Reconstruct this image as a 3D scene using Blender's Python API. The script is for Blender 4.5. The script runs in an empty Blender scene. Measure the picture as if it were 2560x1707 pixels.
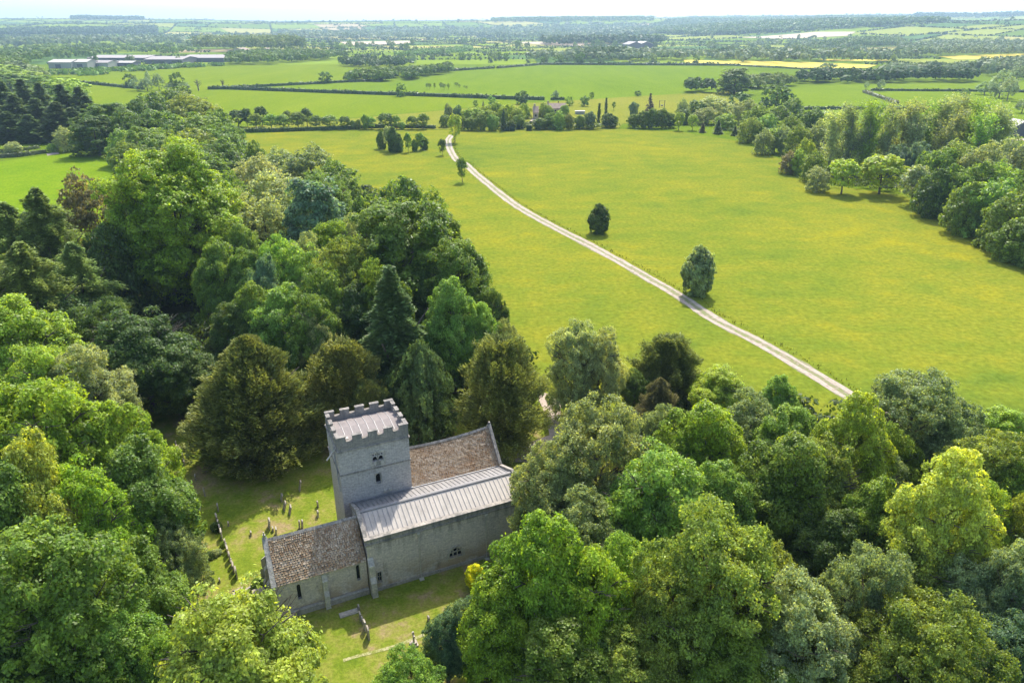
import bpy, bmesh, math, random
import numpy as np
from mathutils import Vector, Matrix

# ------------------------------------------------------------------ camera, sky, sun, exposure
SC = bpy.context.scene
FPX = 1800.0; CAMH = 45.0; PITCH = math.radians(23.78)
cam_d = bpy.data.cameras.new("camera"); cam = bpy.data.objects.new("camera", cam_d)
SC.collection.objects.link(cam); SC.camera = cam
cam_d.sensor_width = 36.0; cam_d.lens = FPX / 2560 * 36.0
cam_d.clip_start = 0.5; cam_d.clip_end = 60000
cam.location = (0, 0, CAMH); cam.rotation_euler = (math.radians(90) - PITCH, 0, 0)
HAZE = 1.2e-4
SUN_AZ = math.atan2(0.19, 0.978); SUN_EL = math.radians(50)
world = bpy.data.worlds.new("World"); SC.world = world; world.use_nodes = True
nt = world.node_tree; bg = nt.nodes['Background']
sky = nt.nodes.new('ShaderNodeTexSky'); sky.sky_type = 'NISHITA'; sky.sun_disc = False
sky.sun_elevation = SUN_EL; sky.sun_rotation = SUN_AZ; sky.dust_density = 2.5; sky.air_density = 1.0; sky.ozone_density = 1.5
nt.links.new(sky.outputs[0], bg.inputs[0]); bg.inputs[1].default_value = 0.15
sun_d = bpy.data.lights.new("sun", 'SUN'); sun_d.energy = 2.8; sun_d.angle = math.radians(0.8); sun_d.color = (1.0, 0.95, 0.86)
sun = bpy.data.objects.new("sun", sun_d); SC.collection.objects.link(sun)
sd = Vector((math.sin(SUN_AZ) * math.cos(SUN_EL), math.cos(SUN_AZ) * math.cos(SUN_EL), math.sin(SUN_EL)))
sun.rotation_euler = sd.to_track_quat('Z', 'Y').to_euler()
SC.view_settings.view_transform = 'Standard'; SC.view_settings.look = 'None'
SC.view_settings.exposure = 1.27; SC.view_settings.gamma = 1.0

# ------------------------------------------------------------------ helpers
RNG = np.random.default_rng(7); random.seed(7)
COL = SC.collection
def tag(o, label=None, cat=None, group=None, kind=None):
    if label: o['label'] = label
    if cat: o['category'] = cat
    if group: o['group'] = group
    if kind: o['kind'] = kind
    return o
def empty(name, loc=(0, 0, 0), rz=0):
    o = bpy.data.objects.new(name, None); o.empty_display_size = 0.5; COL.objects.link(o)
    o.location = loc; o.rotation_euler = (0, 0, rz); return o
def link(name, me, parent=None):
    o = bpy.data.objects.new(name, me); COL.objects.link(o)
    if parent: o.parent = parent
    return o
def ray(u, v):
    x = u - 1280; y = -(v - 853.5)
    return (x, FPX * math.cos(PITCH) + y * math.sin(PITCH), -FPX * math.sin(PITCH) + y * math.cos(PITCH))
def gp(u, v, z=0.0):                                  # photograph pixel (2560 wide) -> the ground point it shows
    r = ray(u, v); t = (z - CAMH) / r[2]; return (r[0] * t, r[1] * t)
def depth(x, y, z): return y * math.cos(PITCH) - (z - CAMH) * math.sin(PITCH)
def proj(x, y, z):
    z -= CAMH; d = y * math.cos(PITCH) - z * math.sin(PITCH); up = y * math.sin(PITCH) + z * math.cos(PITCH)
    return 1280 + FPX * x / d, 853.5 - FPX * up / d
def hts(base_y, v):
    r = ray(1280, v); return CAMH + r[2] * base_y / r[1]
S = 2560 / 2352.0
def vp(x, y): return (x * S, y * S)
def fr(x0, y0, k): return lambda x, y: (x0 + x / k, y0 + y / k)
ZA = fr(1120, 230, 3.92); Z8 = fr(620, 1250, 3.36); Z6 = fr(400, 1100, 3.485); Z2 = fr(0, 700, 2.6133); Z7 = fr(550, 200, 2.24); Z5 = fr(780, 970, 4.3556)
ZR = fr(1750, 150, 2.9037); ZL = fr(0, 180, 3.36); ZC = fr(600, 580, 2.94)
ZN2 = fr(0, 0, 2.7349); ZN3 = fr(850, 0, 2.7349); ZN4 = fr(1700, 0, 2.7349)

def quads_mesh(name, V, mats, mi=None, smooth=False):
    """V: (n,4,3) array"""
    V = np.ascontiguousarray(V, dtype=np.float32); n = len(V)
    me = bpy.data.meshes.new(name)
    me.vertices.add(n * 4); me.vertices.foreach_set('co', V.reshape(-1))
    me.loops.add(n * 4); me.loops.foreach_set('vertex_index', np.arange(n * 4, dtype=np.int32))
    me.polygons.add(n); me.polygons.foreach_set('loop_start', np.arange(0, n * 4, 4, dtype=np.int32))
    me.polygons.foreach_set('loop_total', np.full(n, 4, dtype=np.int32))
    for m in mats: me.materials.append(m)
    if mi is not None: me.polygons.foreach_set('material_index', np.asarray(mi, dtype=np.int32))
    me.update(calc_edges=True); me.validate(); return me
class MB:
    """collects simple solids and builds ONE mesh"""
    def __init__(s): s.v = []; s.f = []
    def add(s, vs, fs):
        k = len(s.v); s.v += [tuple(map(float, q)) for q in vs]; s.f += [tuple(i + k for i in f) for f in fs]
    def box(s, x0, x1, y0, y1, z0, z1):
        s.add([(x0, y0, z0), (x1, y0, z0), (x1, y1, z0), (x0, y1, z0), (x0, y0, z1), (x1, y0, z1), (x1, y1, z1), (x0, y1, z1)],
              [(0, 3, 2, 1), (4, 5, 6, 7), (0, 1, 5, 4), (1, 2, 6, 5), (2, 3, 7, 6), (3, 0, 4, 7)])
    def prism(s, pts, ax, a0, a1):
        """polygon pts in the two other axes extruded along axis ax from a0 to a1"""
        n = len(pts)
        def mk(p, a):
            q = list(p); q.insert(ax, a); return q
        s.add([mk(p, a0) for p in pts] + [mk(p, a1) for p in pts],
              [tuple(range(n))[::-1], tuple(range(n, 2 * n))] + [(i, (i + 1) % n, n + (i + 1) % n, n + i) for i in range(n)])
    def tube(s, pts, rad, n=6):
        pts = [Vector(p) for p in pts]; rings = []
        for i, p in enumerate(pts):
            d = (pts[min(i + 1, len(pts) - 1)] - pts[max(i - 1, 0)]).normalized()
            a = d.orthogonal().normalized(); b = d.cross(a)
            r = rad[i] if hasattr(rad, '__len__') else rad
            rings.append([p + a * r * math.cos(2 * math.pi * k / n) + b * r * math.sin(2 * math.pi * k / n) for k in range(n)])
        vs = [q for r in rings for q in r]; fs = []
        for i in range(len(rings) - 1):
            for k in range(n): fs.append((i * n + k, i * n + (k + 1) % n, (i + 1) * n + (k + 1) % n, (i + 1) * n + k))
        fs.append(tuple(range(n))[::-1]); fs.append(tuple(range((len(rings) - 1) * n, len(rings) * n)))
        s.add(vs, fs)
    def mesh(s, name, mat):
        me = bpy.data.meshes.new(name); me.from_pydata(s.v, [], s.f); me.materials.append(mat)
        bm = bmesh.new(); bm.from_mesh(me); bmesh.ops.recalc_face_normals(bm, faces=bm.faces); bm.to_mesh(me); bm.free()
        return me
    def build(s, name, mat, parent=None): return link(name, s.mesh(name, mat), parent)

# ------------------------------------------------------------------ materials
def newmat(name):
    m = bpy.data.materials.new(name); m.use_nodes = True; n = m.node_tree
    return m, n, n.nodes['Principled BSDF'], n.nodes['Material Output']
def N(n, t, **kw):
    x = n.nodes.new(t)
    for k, v in kw.items(): setattr(x, k, v)
    return x
def ramp(n, stops, src, interp='LINEAR'):
    r = N(n, 'ShaderNodeValToRGB'); r.color_ramp.interpolation = interp; e = r.color_ramp.elements
    while len(e) < len(stops): e.new(0.5)
    for i, (p, c) in enumerate(stops): e[i].position = p; e[i].color = (*c, 1) if len(c) == 3 else c
    n.links.new(src, r.inputs[0]); return r.outputs[0]
def noise(n, scale, detail=4, rough=0.55, vec=None, dist=0.0):
    t = N(n, 'ShaderNodeTexNoise'); t.inputs['Scale'].default_value = scale; t.inputs['Detail'].default_value = detail
    t.inputs['Roughness'].default_value = rough; t.inputs['Distortion'].default_value = dist
    if vec is not None: n.links.new(vec, t.inputs['Vector'])
    return t.outputs[0]
def mix(n, a, b, fac, mode='MIX'):
    m = N(n, 'ShaderNodeMix', data_type='RGBA', blend_type=mode)
    for s, v in ((m.inputs[0], fac), (m.inputs[6], a), (m.inputs[7], b)):
        if hasattr(v, 'links'): n.links.new(v, s)
        elif isinstance(v, tuple): s.default_value = (*v, 1)
        else: s.default_value = v
    return m.outputs[2]
def objco(n, scale=None):
    t = N(n, 'ShaderNodeTexCoord').outputs['Object']
    if scale:
        m = N(n, 'ShaderNodeMapping'); m.inputs['Scale'].default_value = scale; n.links.new(t, m.inputs[0]); return m.outputs[0]
    return t
def bump(n, b, h, s, d=0.05):
    x = N(n, 'ShaderNodeBump'); x.inputs['Strength'].default_value = s; x.inputs['Distance'].default_value = d
    n.links.new(h, x.inputs['Height']); n.links.new(x.outputs[0], b.inputs['Normal'])

def leaf_mat(name, trans=0.5, gloss=0.3, var=0.45, nscale=0.35, warm=(1.7, 1.45, 0.5)):
    """leaf colour comes from the tree's own object colour, varied per leaf spray and in broad patches"""
    m, n, b, out = newmat(name)
    oi = N(n, 'ShaderNodeObjectInfo'); ge = N(n, 'ShaderNodeNewGeometry')
    nz = noise(n, nscale, 2, 0.5, objco(n))
    hs = N(n, 'ShaderNodeHueSaturation'); n.links.new(oi.outputs['Color'], hs.inputs['Color'])
    mr = N(n, 'ShaderNodeMapRange'); n.links.new(ge.outputs['Random Per Island'], mr.inputs[0]); mr.inputs[3].default_value = 1 - var; mr.inputs[4].default_value = 1 + var
    n.links.new(mr.outputs[0], hs.inputs['Value'])
    mh = N(n, 'ShaderNodeMapRange'); n.links.new(nz, mh.inputs[0]); mh.inputs[1].default_value = 0.3; mh.inputs[2].default_value = 0.7
    mh.inputs[3].default_value = 0.488; mh.inputs[4].default_value = 0.515
    n.links.new(mh.outputs[0], hs.inputs['Hue'])
    hr = N(n, 'ShaderNodeMapRange'); n.links.new(nz, hr.inputs[0]); hr.inputs[1].default_value = 0.3; hr.inputs[2].default_value = 0.7
    hr.inputs[3].default_value = 1.25; hr.inputs[4].default_value = 0.75
    c = mix(n, hs.outputs[0], hs.outputs[0], 0.0)
    vm = N(n, 'ShaderNodeVectorMath', operation='SCALE'); n.links.new(c, vm.inputs[0]); n.links.new(hr.outputs[0], vm.inputs['Scale'])
    n2 = noise(n, nscale * 4, 3, .6, objco(n)); m2 = N(n, 'ShaderNodeMapRange'); n.links.new(n2, m2.inputs[0]); m2.inputs[1].default_value = .3; m2.inputs[2].default_value = .7; m2.inputs[3].default_value = .72; m2.inputs[4].default_value = 1.3
    v2 = N(n, 'ShaderNodeVectorMath', operation='SCALE'); n.links.new(vm.outputs[0], v2.inputs[0]); n.links.new(m2.outputs[0], v2.inputs['Scale'])
    col = v2.outputs[0]
    n.links.new(col, b.inputs['Base Color']); b.inputs['Roughness'].default_value = 0.46
    b.inputs['Specular IOR Level'].default_value = gloss
    tr = N(n, 'ShaderNodeBsdfTranslucent'); tc = mix(n, col, warm, 1.0, 'MULTIPLY'); n.links.new(tc, tr.inputs[0])
    ms = N(n, 'ShaderNodeMixShader'); ms.inputs[0].default_value = trans
    n.links.new(b.outputs[0], ms.inputs[1]); n.links.new(tr.outputs[0], ms.inputs[2]); n.links.new(ms.outputs[0], out.inputs[0])
    return m
M_leaf = leaf_mat('leaves'); M_needle = leaf_mat('needles', 0.3, 0.15, 0.45, 0.5, (1.4, 1.3, 0.6))
M_far = leaf_mat('distant_leaves', 0.25, 0.05, 0.3, 0.02, (1.2, 1.2, 0.8))

def simple(name, base, rough=0.8, var=0.15, scale=1.0, metal=0.0, bmp=0.0):
    m, n, b, o = newmat(name); nz = noise(n, scale, 5, 0.6, objco(n))
    lo = tuple(c * (1 - var) for c in base); hi = tuple(min(1, c * (1 + var)) for c in base)
    n.links.new(ramp(n, [(0.3, lo), (0.7, hi)], nz), b.inputs['Base Color']); b.inputs['Roughness'].default_value = rough
    b.inputs['Metallic'].default_value = metal; b.inputs['Specular IOR Level'].default_value = 0.3
    if bmp: bump(n, b, nz, bmp)
    return m
M_bark = simple('bark', (0.11, 0.09, 0.07), 0.9, 0.4, 3.0)
M_palebark = simple('pale_bark', (0.2, 0.19, 0.16), 0.9, 0.3, 3.0)

def grass_mat(name, stops, s1, s2, fine=2.5, aniso=(1, 1, 1), fineamt=0.35, rough=0.9):
    m, n, b, o = newmat(name); oc = objco(n, aniso)
    a = noise(n, s1, 6, 0.6, oc, 0.3); c = noise(n, s2, 5, 0.65, oc); f = noise(n, fine, 4, 0.7, objco(n))
    mm = N(n, 'ShaderNodeMath', operation='ADD'); n.links.new(a, mm.inputs[0]); n.links.new(c, mm.inputs[1])
    m2 = N(n, 'ShaderNodeMath', operation='MULTIPLY'); n.links.new(mm.outputs[0], m2.inputs[0]); m2.inputs[1].default_value = 0.5
    col = ramp(n, stops, m2.outputs[0])
    fr_ = ramp(n, [(0.3, (1 - fineamt,) * 3), (0.7, (1 + fineamt,) * 3)], f)
    n.links.new(mix(n, col, fr_, 1.0, 'MULTIPLY'), b.inputs['Base Color'])
    b.inputs['Roughness'].default_value = rough; b.inputs['Specular IOR Level'].default_value = 0.0
    bump(n, b, f, 0.3, 0.12)
    return m
# ------------------------------------------------------------------ terrain
def smooth(a, b, x):
    t = np.clip((x - a) / (b - a), 0, 1); return t * t * (3 - 2 * t)
HILLS = [(31, 2700, 38, 700, 420), (21, 3300, 26, 700, 450), (12, 4300, 34, 1100, 500), (-3, 4200, 26, 1200, 450), (-20, 3900, 22, 1000, 400), (-30, 5200, 30, 1500, 500), (3, 5600, 30, 1400, 500), (24, 5200, 40, 1500, 600)]
def height(x, y):
    x = np.asarray(x, float); y = np.asarray(y, float)
    r = np.hypot(x, y); az = np.degrees(np.arctan2(x, np.maximum(y, 1)))
    A = np.interp(az, [-60, -37.2, -33.0, -29.5, -22.4, -16.5, -8.7, -2.4, 3.9, 10.1, 16.1, 21.7, 27.0, 30.6, 32.9, 38.1, 60], [54, 53.6, 57.8, 68, 72.6, 58, 62, 51, 49, 53, 69.8, 78.9, 68, 70, 93, 100, 100])
    st = np.interp(az, [-40, 0, 15, 25, 40], [1900, 1900, 1800, 1600, 1500])
    h = A * (.55 * smooth(st, 7600, r) + .45 * np.clip((r - st) / (7600 - st), 0, 1))
    w = smooth(1700, 4200, r)
    h = h + w * (9 * np.sin(x / 900 + 1.3) * np.sin(y / 760) + 6 * np.sin((x + y) / 520 + 0.5) + 3.5 * np.sin(x / 260 - y / 330))
    for haz, hr, hh, wa, wr in HILLS:
        cx, cy = hr * math.sin(math.radians(haz)), hr * math.cos(math.radians(haz)); u_ = (x - cx) * math.cos(math.radians(haz)) - (y - cy) * math.sin(math.radians(haz)); v_ = (x - cx) * math.sin(math.radians(haz)) + (y - cy) * math.cos(math.radians(haz))
        h = h + hh * np.exp(-(u_ / wa) ** 2 - (v_ / wr) ** 2)
    return h - 30 * smooth(9500, 13000, r)
def gph(u, v):                                        # pixel -> the terrain point it shows
    r = ray(u, v); x0, y0 = 0, 0
    if r[2] < 0:
        t = -CAMH / r[2]
        if math.hypot(r[0] * t, r[1] * t) < 1450: return (r[0] * t, r[1] * t, 0.0)
    L = math.hypot(r[0], r[1])
    for d in np.arange(1450, 11000, 10.0):
        t = d / L; x, y = r[0] * t, r[1] * t; h = float(height(x, y))
        if CAMH + r[2] * t <= h: return (x, y, h)
    x, y = r[0] * 8200 / L, r[1] * 8200 / L
    return (x, y, float(height(x, y)))

M_ground = grass_mat('pasture', [(0.35, (0.08, 0.13, 0.010)), (0.5, (0.11, 0.165, 0.012)), (0.65, (0.14, 0.185, 0.016))], 0.012, 0.08, 1.2)
# ground: polar-ish sheet denser near the camera
ys = np.concatenate([np.linspace(-150, 600, 31), np.linspace(650, 1800, 24), np.linspace(1850, 13500, 180)])
NX = 181; V = []
us = np.linspace(-1, 1, NX)
for y in ys:
    half = 700 + 1.05 * max(y, 0)
    xs = us * half
    V.append(np.stack([xs, np.full(NX, y), height(xs, np.full(NX, y)) - (0 if y < 1000 else min(1.0, (y - 1000) / 500))], 1))
V = np.concatenate(V); ny = len(ys)
idx = np.arange(ny * NX).reshape(ny, NX)
F = np.stack([idx[:-1, :-1], idx[:-1, 1:], idx[1:, 1:], idx[1:, :-1]], -1).reshape(-1, 4)
me = bpy.data.meshes.new('ground'); me.from_pydata(V.tolist(), [], F.tolist()); me.materials.append(M_ground)
for p in me.polygons: p.use_smooth = True
tag(link('ground', me), kind='structure')

def in_poly(px, py, poly):
    px = np.asarray(px); inside = np.zeros(px.shape, bool); n = len(poly); j = n - 1
    for i in range(n):
        xi, yi = poly[i][:2]; xj, yj = poly[j][:2]
        c = ((yi > py) != (yj > py)) & (px < (xj - xi) * (py - yi) / ((yj - yi) or 1e-9) + xi); inside ^= c; j = i
    return inside

def sheet(name, pts, z, mat, drape=False, step=40):
    """a ground sheet over a ground polygon"""
    bm = bmesh.new(); vs = [bm.verts.new((p[0], p[1], z)) for p in pts]; bm.faces.new(vs)
    if drape:
        xs = [p[0] for p in pts]; yy = [p[1] for p in pts]
        for ax, lo, hi in ((0, min(xs), max(xs)), (1, min(yy), max(yy))):
            c = lo + step
            while c < hi:
                no = (1, 0, 0) if ax == 0 else (0, 1, 0); co = (c, 0, 0) if ax == 0 else (0, c, 0)
                bmesh.ops.bisect_plane(bm, geom=bm.verts[:] + bm.edges[:] + bm.faces[:], plane_co=co, plane_no=no); c += step
    bmesh.ops.triangulate(bm, faces=bm.faces[:])
    if drape:
        h = height([v.co.x for v in bm.verts], [v.co.y for v in bm.verts])
        for v, hh in zip(bm.verts, h): v.co.z = hh + z
    bmesh.ops.recalc_face_normals(bm, faces=bm.faces)
    me = bpy.data.meshes.new(name); bm.to_mesh(me); bm.free(); me.materials.append(mat)
    if me.polygons and me.polygons[0].normal.z < 0: me.flip_normals()
    return tag(link(name, me), kind='structure')
def vpoly(pts): return [gp(*vp(*p)) for p in pts]

M_meadow = grass_mat('buttercup_meadow', [(0.34, (0.098, 0.145, 0.018)), (0.45, (0.14, 0.174, 0.018)), (0.55, (0.178, 0.19, 0.019)), (0.66, (0.245, 0.225, 0.014))], 0.018, 0.12, 1.1, (0.9, 1.1, 1), 0.28)
sheet('meadow', vpoly([(525, 316), (560, 308), (700, 302), (1040, 299), (1430, 297), (1560, 303), (1700, 325), (1800, 370), (1900, 425), (2080, 450), (2200, 500), (2352, 585), (2600, 720), (3000, 900), (2900, 1020), (2352, 1000), (1900, 1010), (1500, 960), (1250, 930), (1150, 800), (1000, 600), (800, 450), (600, 400)]), 0.03, M_meadow)
M_bright = grass_mat('grazed_field', [(0.35, (0.105, 0.185, 0.008)), (0.55, (0.145, 0.22, 0.010)), (0.7, (0.185, 0.235, 0.018))], 0.05, 0.3, 1.5)
sheet('left_field', vpoly([(-500, 420), (0, 372), (110, 357), (280, 348), (340, 400), (330, 560), (0, 760), (-700, 800)]), 0.03, M_bright)
M_f1 = grass_mat('wheat_green_field', [(0.35, (0.105, 0.165, 0.012)), (0.65, (0.14, 0.20, 0.015))], 0.01, 0.03, 0.8, (3, 0.6, 1))
M_f2 = grass_mat('hay_field', [(0.35, (0.115, 0.17, 0.010)), (0.65, (0.16, 0.205, 0.014))], 0.012, 0.05, 0.8, (3, 0.6, 1))
M_dry = grass_mat('dry_field', [(0.35, (0.155, 0.18, 0.022)), (0.65, (0.205, 0.20, 0.03))], 0.012, 0.05, 0.8)
sheet('north_field', vpoly([(60, 192), (140, 170), (520, 152), (800, 139), (960, 148), (1010, 160), (960, 168), (790, 190), (515, 205), (430, 208), (330, 205), (135, 187)]), 0.06, M_f2)
sheet('middle_field', vpoly([(515, 206), (790, 190), (960, 171), (1060, 163), (1235, 150), (1420, 152), (1640, 153), (1760, 165), (1700, 190), (1650, 215), (1240, 235), (1090, 224)]), 0.06, M_f1)
sheet('lower_field', vpoly([(330, 207), (515, 207), (1090, 225), (1235, 237), (1100, 246), (900, 262), (700, 282), (540, 288), (400, 290), (200, 240), (170, 195), (135, 189)]), 0.06, M_f2)
sheet('dry_field', vpoly([(820, 272), (1100, 247), (1240, 236), (1560, 216), (1700, 210), (1700, 260), (1430, 285), (1420, 296), (1000, 298), (700, 300), (560, 303), (560, 292)]), 0.09, M_dry)
M_lush = grass_mat('lush_field', [(0.35, (0.11, 0.17, 0.012)), (0.65, (0.155, 0.21, 0.016))], 0.02, 0.1, 0.8)
sheet('east_field', vpoly([(1740, 210), (1900, 197), (2352, 190), (2900, 190), (2900, 340), (2352, 330), (2200, 300), (1820, 252), (1780, 235)]), 0.06, M_lush)

# churchyard lawn, worn path, drive
M_lawn = grass_mat('churchyard_lawn', [(0.37, (0.10, 0.15, 0.014)), (0.46, (0.148, 0.19, 0.02)), (0.53, (0.20, 0.205, 0.04)), (0.60, (0.26, 0.20, 0.095))], 0.13, 0.6, 4.0, fineamt=0.3)
sheet('churchyard', [gp(*vp(*p)) for p in [(250, 960), (480, 880), (900, 860), (1180, 920), (1350, 960), (1500, 1150), (1500, 1568), (1300, 1800), (700, 1800), (300, 1750), (200, 1400), (250, 1100)]], 0.012, M_lawn)
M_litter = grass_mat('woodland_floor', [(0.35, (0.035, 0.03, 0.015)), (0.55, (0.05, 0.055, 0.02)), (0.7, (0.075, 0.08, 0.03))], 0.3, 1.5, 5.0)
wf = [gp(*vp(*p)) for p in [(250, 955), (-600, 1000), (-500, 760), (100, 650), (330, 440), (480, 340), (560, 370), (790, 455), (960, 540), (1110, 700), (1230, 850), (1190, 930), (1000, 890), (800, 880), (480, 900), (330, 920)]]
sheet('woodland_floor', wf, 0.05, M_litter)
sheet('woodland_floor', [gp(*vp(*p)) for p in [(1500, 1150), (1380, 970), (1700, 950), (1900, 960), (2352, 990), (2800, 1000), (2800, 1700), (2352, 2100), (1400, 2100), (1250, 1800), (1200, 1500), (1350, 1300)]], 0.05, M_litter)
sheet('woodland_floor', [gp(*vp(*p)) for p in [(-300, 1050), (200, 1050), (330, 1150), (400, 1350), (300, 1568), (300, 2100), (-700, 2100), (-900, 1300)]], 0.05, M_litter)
M_yew = grass_mat('bare_earth', [(0.4, (0.045, 0.04, 0.025)), (0.6, (0.09, 0.075, 0.045))], 0.5, 1.5, 5.0)
M_gravel = simple('gravel', (0.36, 0.29, 0.23), 0.95, 0.2, 2.5, bmp=0.3)
sheet('path', [gp(*vp(*p)) for p in [(1230, 900), (1262, 905), (1290, 930), (1285, 965), (1320, 1010), (1350, 1060), (1180, 1062), (1110, 1040), (1180, 1030), (1262, 1000), (1255, 960)]], 0.07, M_gravel)

# the farm track: two pale wheel ruts with a grassy crown between them
trk = [(1129.7, 338), (1121, 350), (1121.5, 362), (1128, 380), (1143, 402), (1159.5, 420 - 12.6), (1193, 438), (1240.8, 476.7), (1284, 510), (1331.7, 539), (1389, 570), (1500, 627.4), (1676, 727), (1785, 798), (1905, 860), (2013.5, 923), (2111.5, 983), (2230, 1052), (2400, 1150)]
TP = [Vector((*gp(*p), 0)) for p in trk]
def resample(P, step):
    out = []
    for i in range(len(P) - 1):
        p0 = P[max(i - 1, 0)]; p1 = P[i]; p2 = P[i + 1]; p3 = P[min(i + 2, len(P) - 1)]; n = max(1, int((p2 - p1).length / step))
        for k in range(n):
            t = k / n; out.append(0.5 * ((2 * p1) + (p2 - p0) * t + (2 * p0 - 5 * p1 + 4 * p2 - p3) * t * t + (3 * p1 - p0 - 3 * p2 + p3) * t ** 3))
    out.append(P[-1]); return out
TR = resample(TP, 1.2)
def ribbon(name, path, o0, o1, z, mat, jit=0.0):
    rr = random.Random(name + str(o0)); V = []; n = len(path); j0 = j1 = 0
    for i, p in enumerate(path):
        d = (path[min(i + 1, n - 1)] - path[max(i - 1, 0)]).normalized(); s = Vector((d.y, -d.x, 0))
        j0 = j0 * .6 + rr.uniform(-jit, jit) * .6; j1 = j1 * .6 + rr.uniform(-jit, jit) * .6
        V += [p + s * (o0 + j0), p + s * (o1 + j1)]
    me = bpy.data.meshes.new(name); me.from_pydata([(v.x, v.y, z) for v in V], [], [(2 * i, 2 * i + 1, 2 * i + 3, 2 * i + 2) for i in range(n - 1)])
    if me.polygons[0].normal.z < 0: me.flip_normals()
    me.materials.append(mat); return me
m, n, b, o = newmat('rut_gravel'); nz = noise(n, 0.9, 5, 0.7, objco(n)); nn = noise(n, 6, 3, 0.7, objco(n))
c = ramp(n, [(0.3, (0.19, 0.145, 0.095)), (0.45, (0.34, 0.28, 0.215)), (0.7, (0.42, 0.355, 0.285))], nz)
n.links.new(mix(n, c, ramp(n, [(0.3, (0.8,) * 3), (0.7, (1.15,) * 3)], nn), 1.0, 'MULTIPLY'), b.inputs['Base Color']); b.inputs['Roughness'].default_value = 0.95; M_rut = m
m, n, b, o = newmat('track_crown'); nz = noise(n, 1.3, 5, 0.7, objco(n))
n.links.new(ramp(n, [(0.38, (0.14, 0.19, 0.03)), (0.5, (0.18, 0.17, 0.08)), (0.62, (0.27, 0.22, 0.15))], nz), b.inputs['Base Color']); b.inputs['Roughness'].default_value = 0.95; M_crown = m
tag(link('track', ribbon('track', TR, -1.4, 1.4, 0.045, M_crown, 0.25)), kind='structure')
tag(link('track_rut', ribbon('track_rut', TR, -1.2, -0.42, 0.065, M_rut, 0.22)), kind='structure')
tag(link('track_rut', ribbon('track_rut2', TR, 0.42, 1.2, 0.065, M_rut, 0.22)), kind='structure')

# ------------------------------------------------------------------ far fields (a patchwork laid over the vale and hills)
FIELD_COL = [((0.12, 0.18, 0.018), 5), ((0.17, 0.235, 0.02), 6), ((0.085, 0.15, 0.04), 3), ((0.24, 0.27, 0.05), 4), ((0.31, 0.29, 0.08), 2), ((0.36, 0.29, 0.15), 1)]
def field_mat(i, c):
    return grass_mat('far_field_%s' % ['green', 'bright', 'dark', 'pale', 'straw', 'tan'][i], [(0.3, tuple(q * .88 for q in c)), (0.7, tuple(q * 1.12 for q in c))], 0.01, 0.004, 0.05, (2, .5, 1), 0.1)
FM = [field_mat(i, c) for i, (c, w) in enumerate(FIELD_COL)]; FW = np.array([w for c, w in FIELD_COL], float); FW /= FW.sum()
M_rape = simple('rapeseed', (0.52, 0.42, 0.005), 0.9, 0.08, 0.02); M_tan = simple('ploughed_tan', (0.40, 0.31, 0.19), 0.9, 0.08, 0.01)
leaves_ = []
def clip_poly(P, q, nrm):
    A, B = [], []; n = len(P)
    for i in range(n):
        p0, p1 = P[i], P[(i + 1) % n]; d0 = np.dot(p0 - q, nrm); d1 = np.dot(p1 - q, nrm)
        (A if d0 >= 0 else B).append(p0)
        if d0 * d1 < 0:
            x = p0 + (p1 - p0) * d0 / (d0 - d1); A.append(x); B.append(x)
    return A, B
rb = np.random.default_rng(21)
def bsp(P, ang, lv=0):
    P2 = np.array(P); c = P2.mean(0)
    e = P2 - c; d = np.array([math.cos(ang), math.sin(ang)]); nn = np.array([-d[1], d[0]])
    L1 = np.ptp(e @ d); L2 = np.ptp(e @ nn)
    r = math.hypot(*c)
    if c[1] + 0.5 * max(L1, L2) < 900: return
    if abs(c[0]) - 0.6 * max(L1, L2) > 0.85 * (c[1] + max(L1, L2)) + 150: return
    tgt = np.interp(r, [900, 2500, 6000, 11000], [210, 260, 380, 700]) * rb.uniform(.75, 1.35)
    if max(L1, L2) < tgt or lv > 16:
        leaves_.append(P); return
    nrm = (d if L1 > L2 else nn); sp = rb.uniform(-.18, .18) * max(L1, L2)
    ta = rb.normal(0, 0.09); nrm = np.array([nrm[0] * math.cos(ta) - nrm[1] * math.sin(ta), nrm[0] * math.sin(ta) + nrm[1] * math.cos(ta)])
    A, B = clip_poly(P, c + nrm * sp, nrm)
    for Q in (A, B):
        if len(Q) >= 3: bsp(Q, ang + rb.normal(0, 0.12), lv + 1)
bsp([np.array(p, float) for p in [(-9500, 930), (9500, 930), (9500, 11500), (-9500, 11500)]], 0.35)
# hand-placed special fields keep their ground clear of hedges and trees
def hp(pts): return [gph(*vp(*p)) for p in pts]
SPECIAL = [
    ('rapeseed_field', hp([(1569, 139), (1700, 141), (1850, 144), (2015, 151), (1990, 158), (1830, 157), (1790, 153), (1690, 150), (1575, 146)]), M_rape),
    ('rapeseed_field', hp([(2155, 131), (2352, 124), (2352, 133), (2200, 138)]), M_rape),
    ('rapeseed_field', hp([(1880, 137), (2040, 139), (2040, 142), (1900, 141)]), M_rape),
    ('rapeseed_field', hp([(215, 90), (350, 90), (350, 94), (230, 93)]), M_rape),
    ('stubble_field', hp([(1700, 88), (1870, 75), (1965, 75), (1950, 84), (1800, 91)]), M_tan),
    ('barley_field', hp([(1170, 99), (1300, 97), (1360, 102), (1330, 108), (1240, 104)]), M_tan),
    ('barley_field', hp([(780, 98), (960, 95), (930, 103), (800, 106)]), M_tan)]
for nm, P, mt in SPECIAL: sheet(nm, P, 1.1 if math.hypot(P[0][0], P[0][1]) > 2000 else 0.5, mt, True, 60)
by = {}
for P in leaves_:
    c = np.mean(P, 0); k = int(rb.choice(len(FM), p=FW))
    if c[1] < 1400 and k >= 4: k = 1
    by.setdefault(k, []).append(P)
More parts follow.
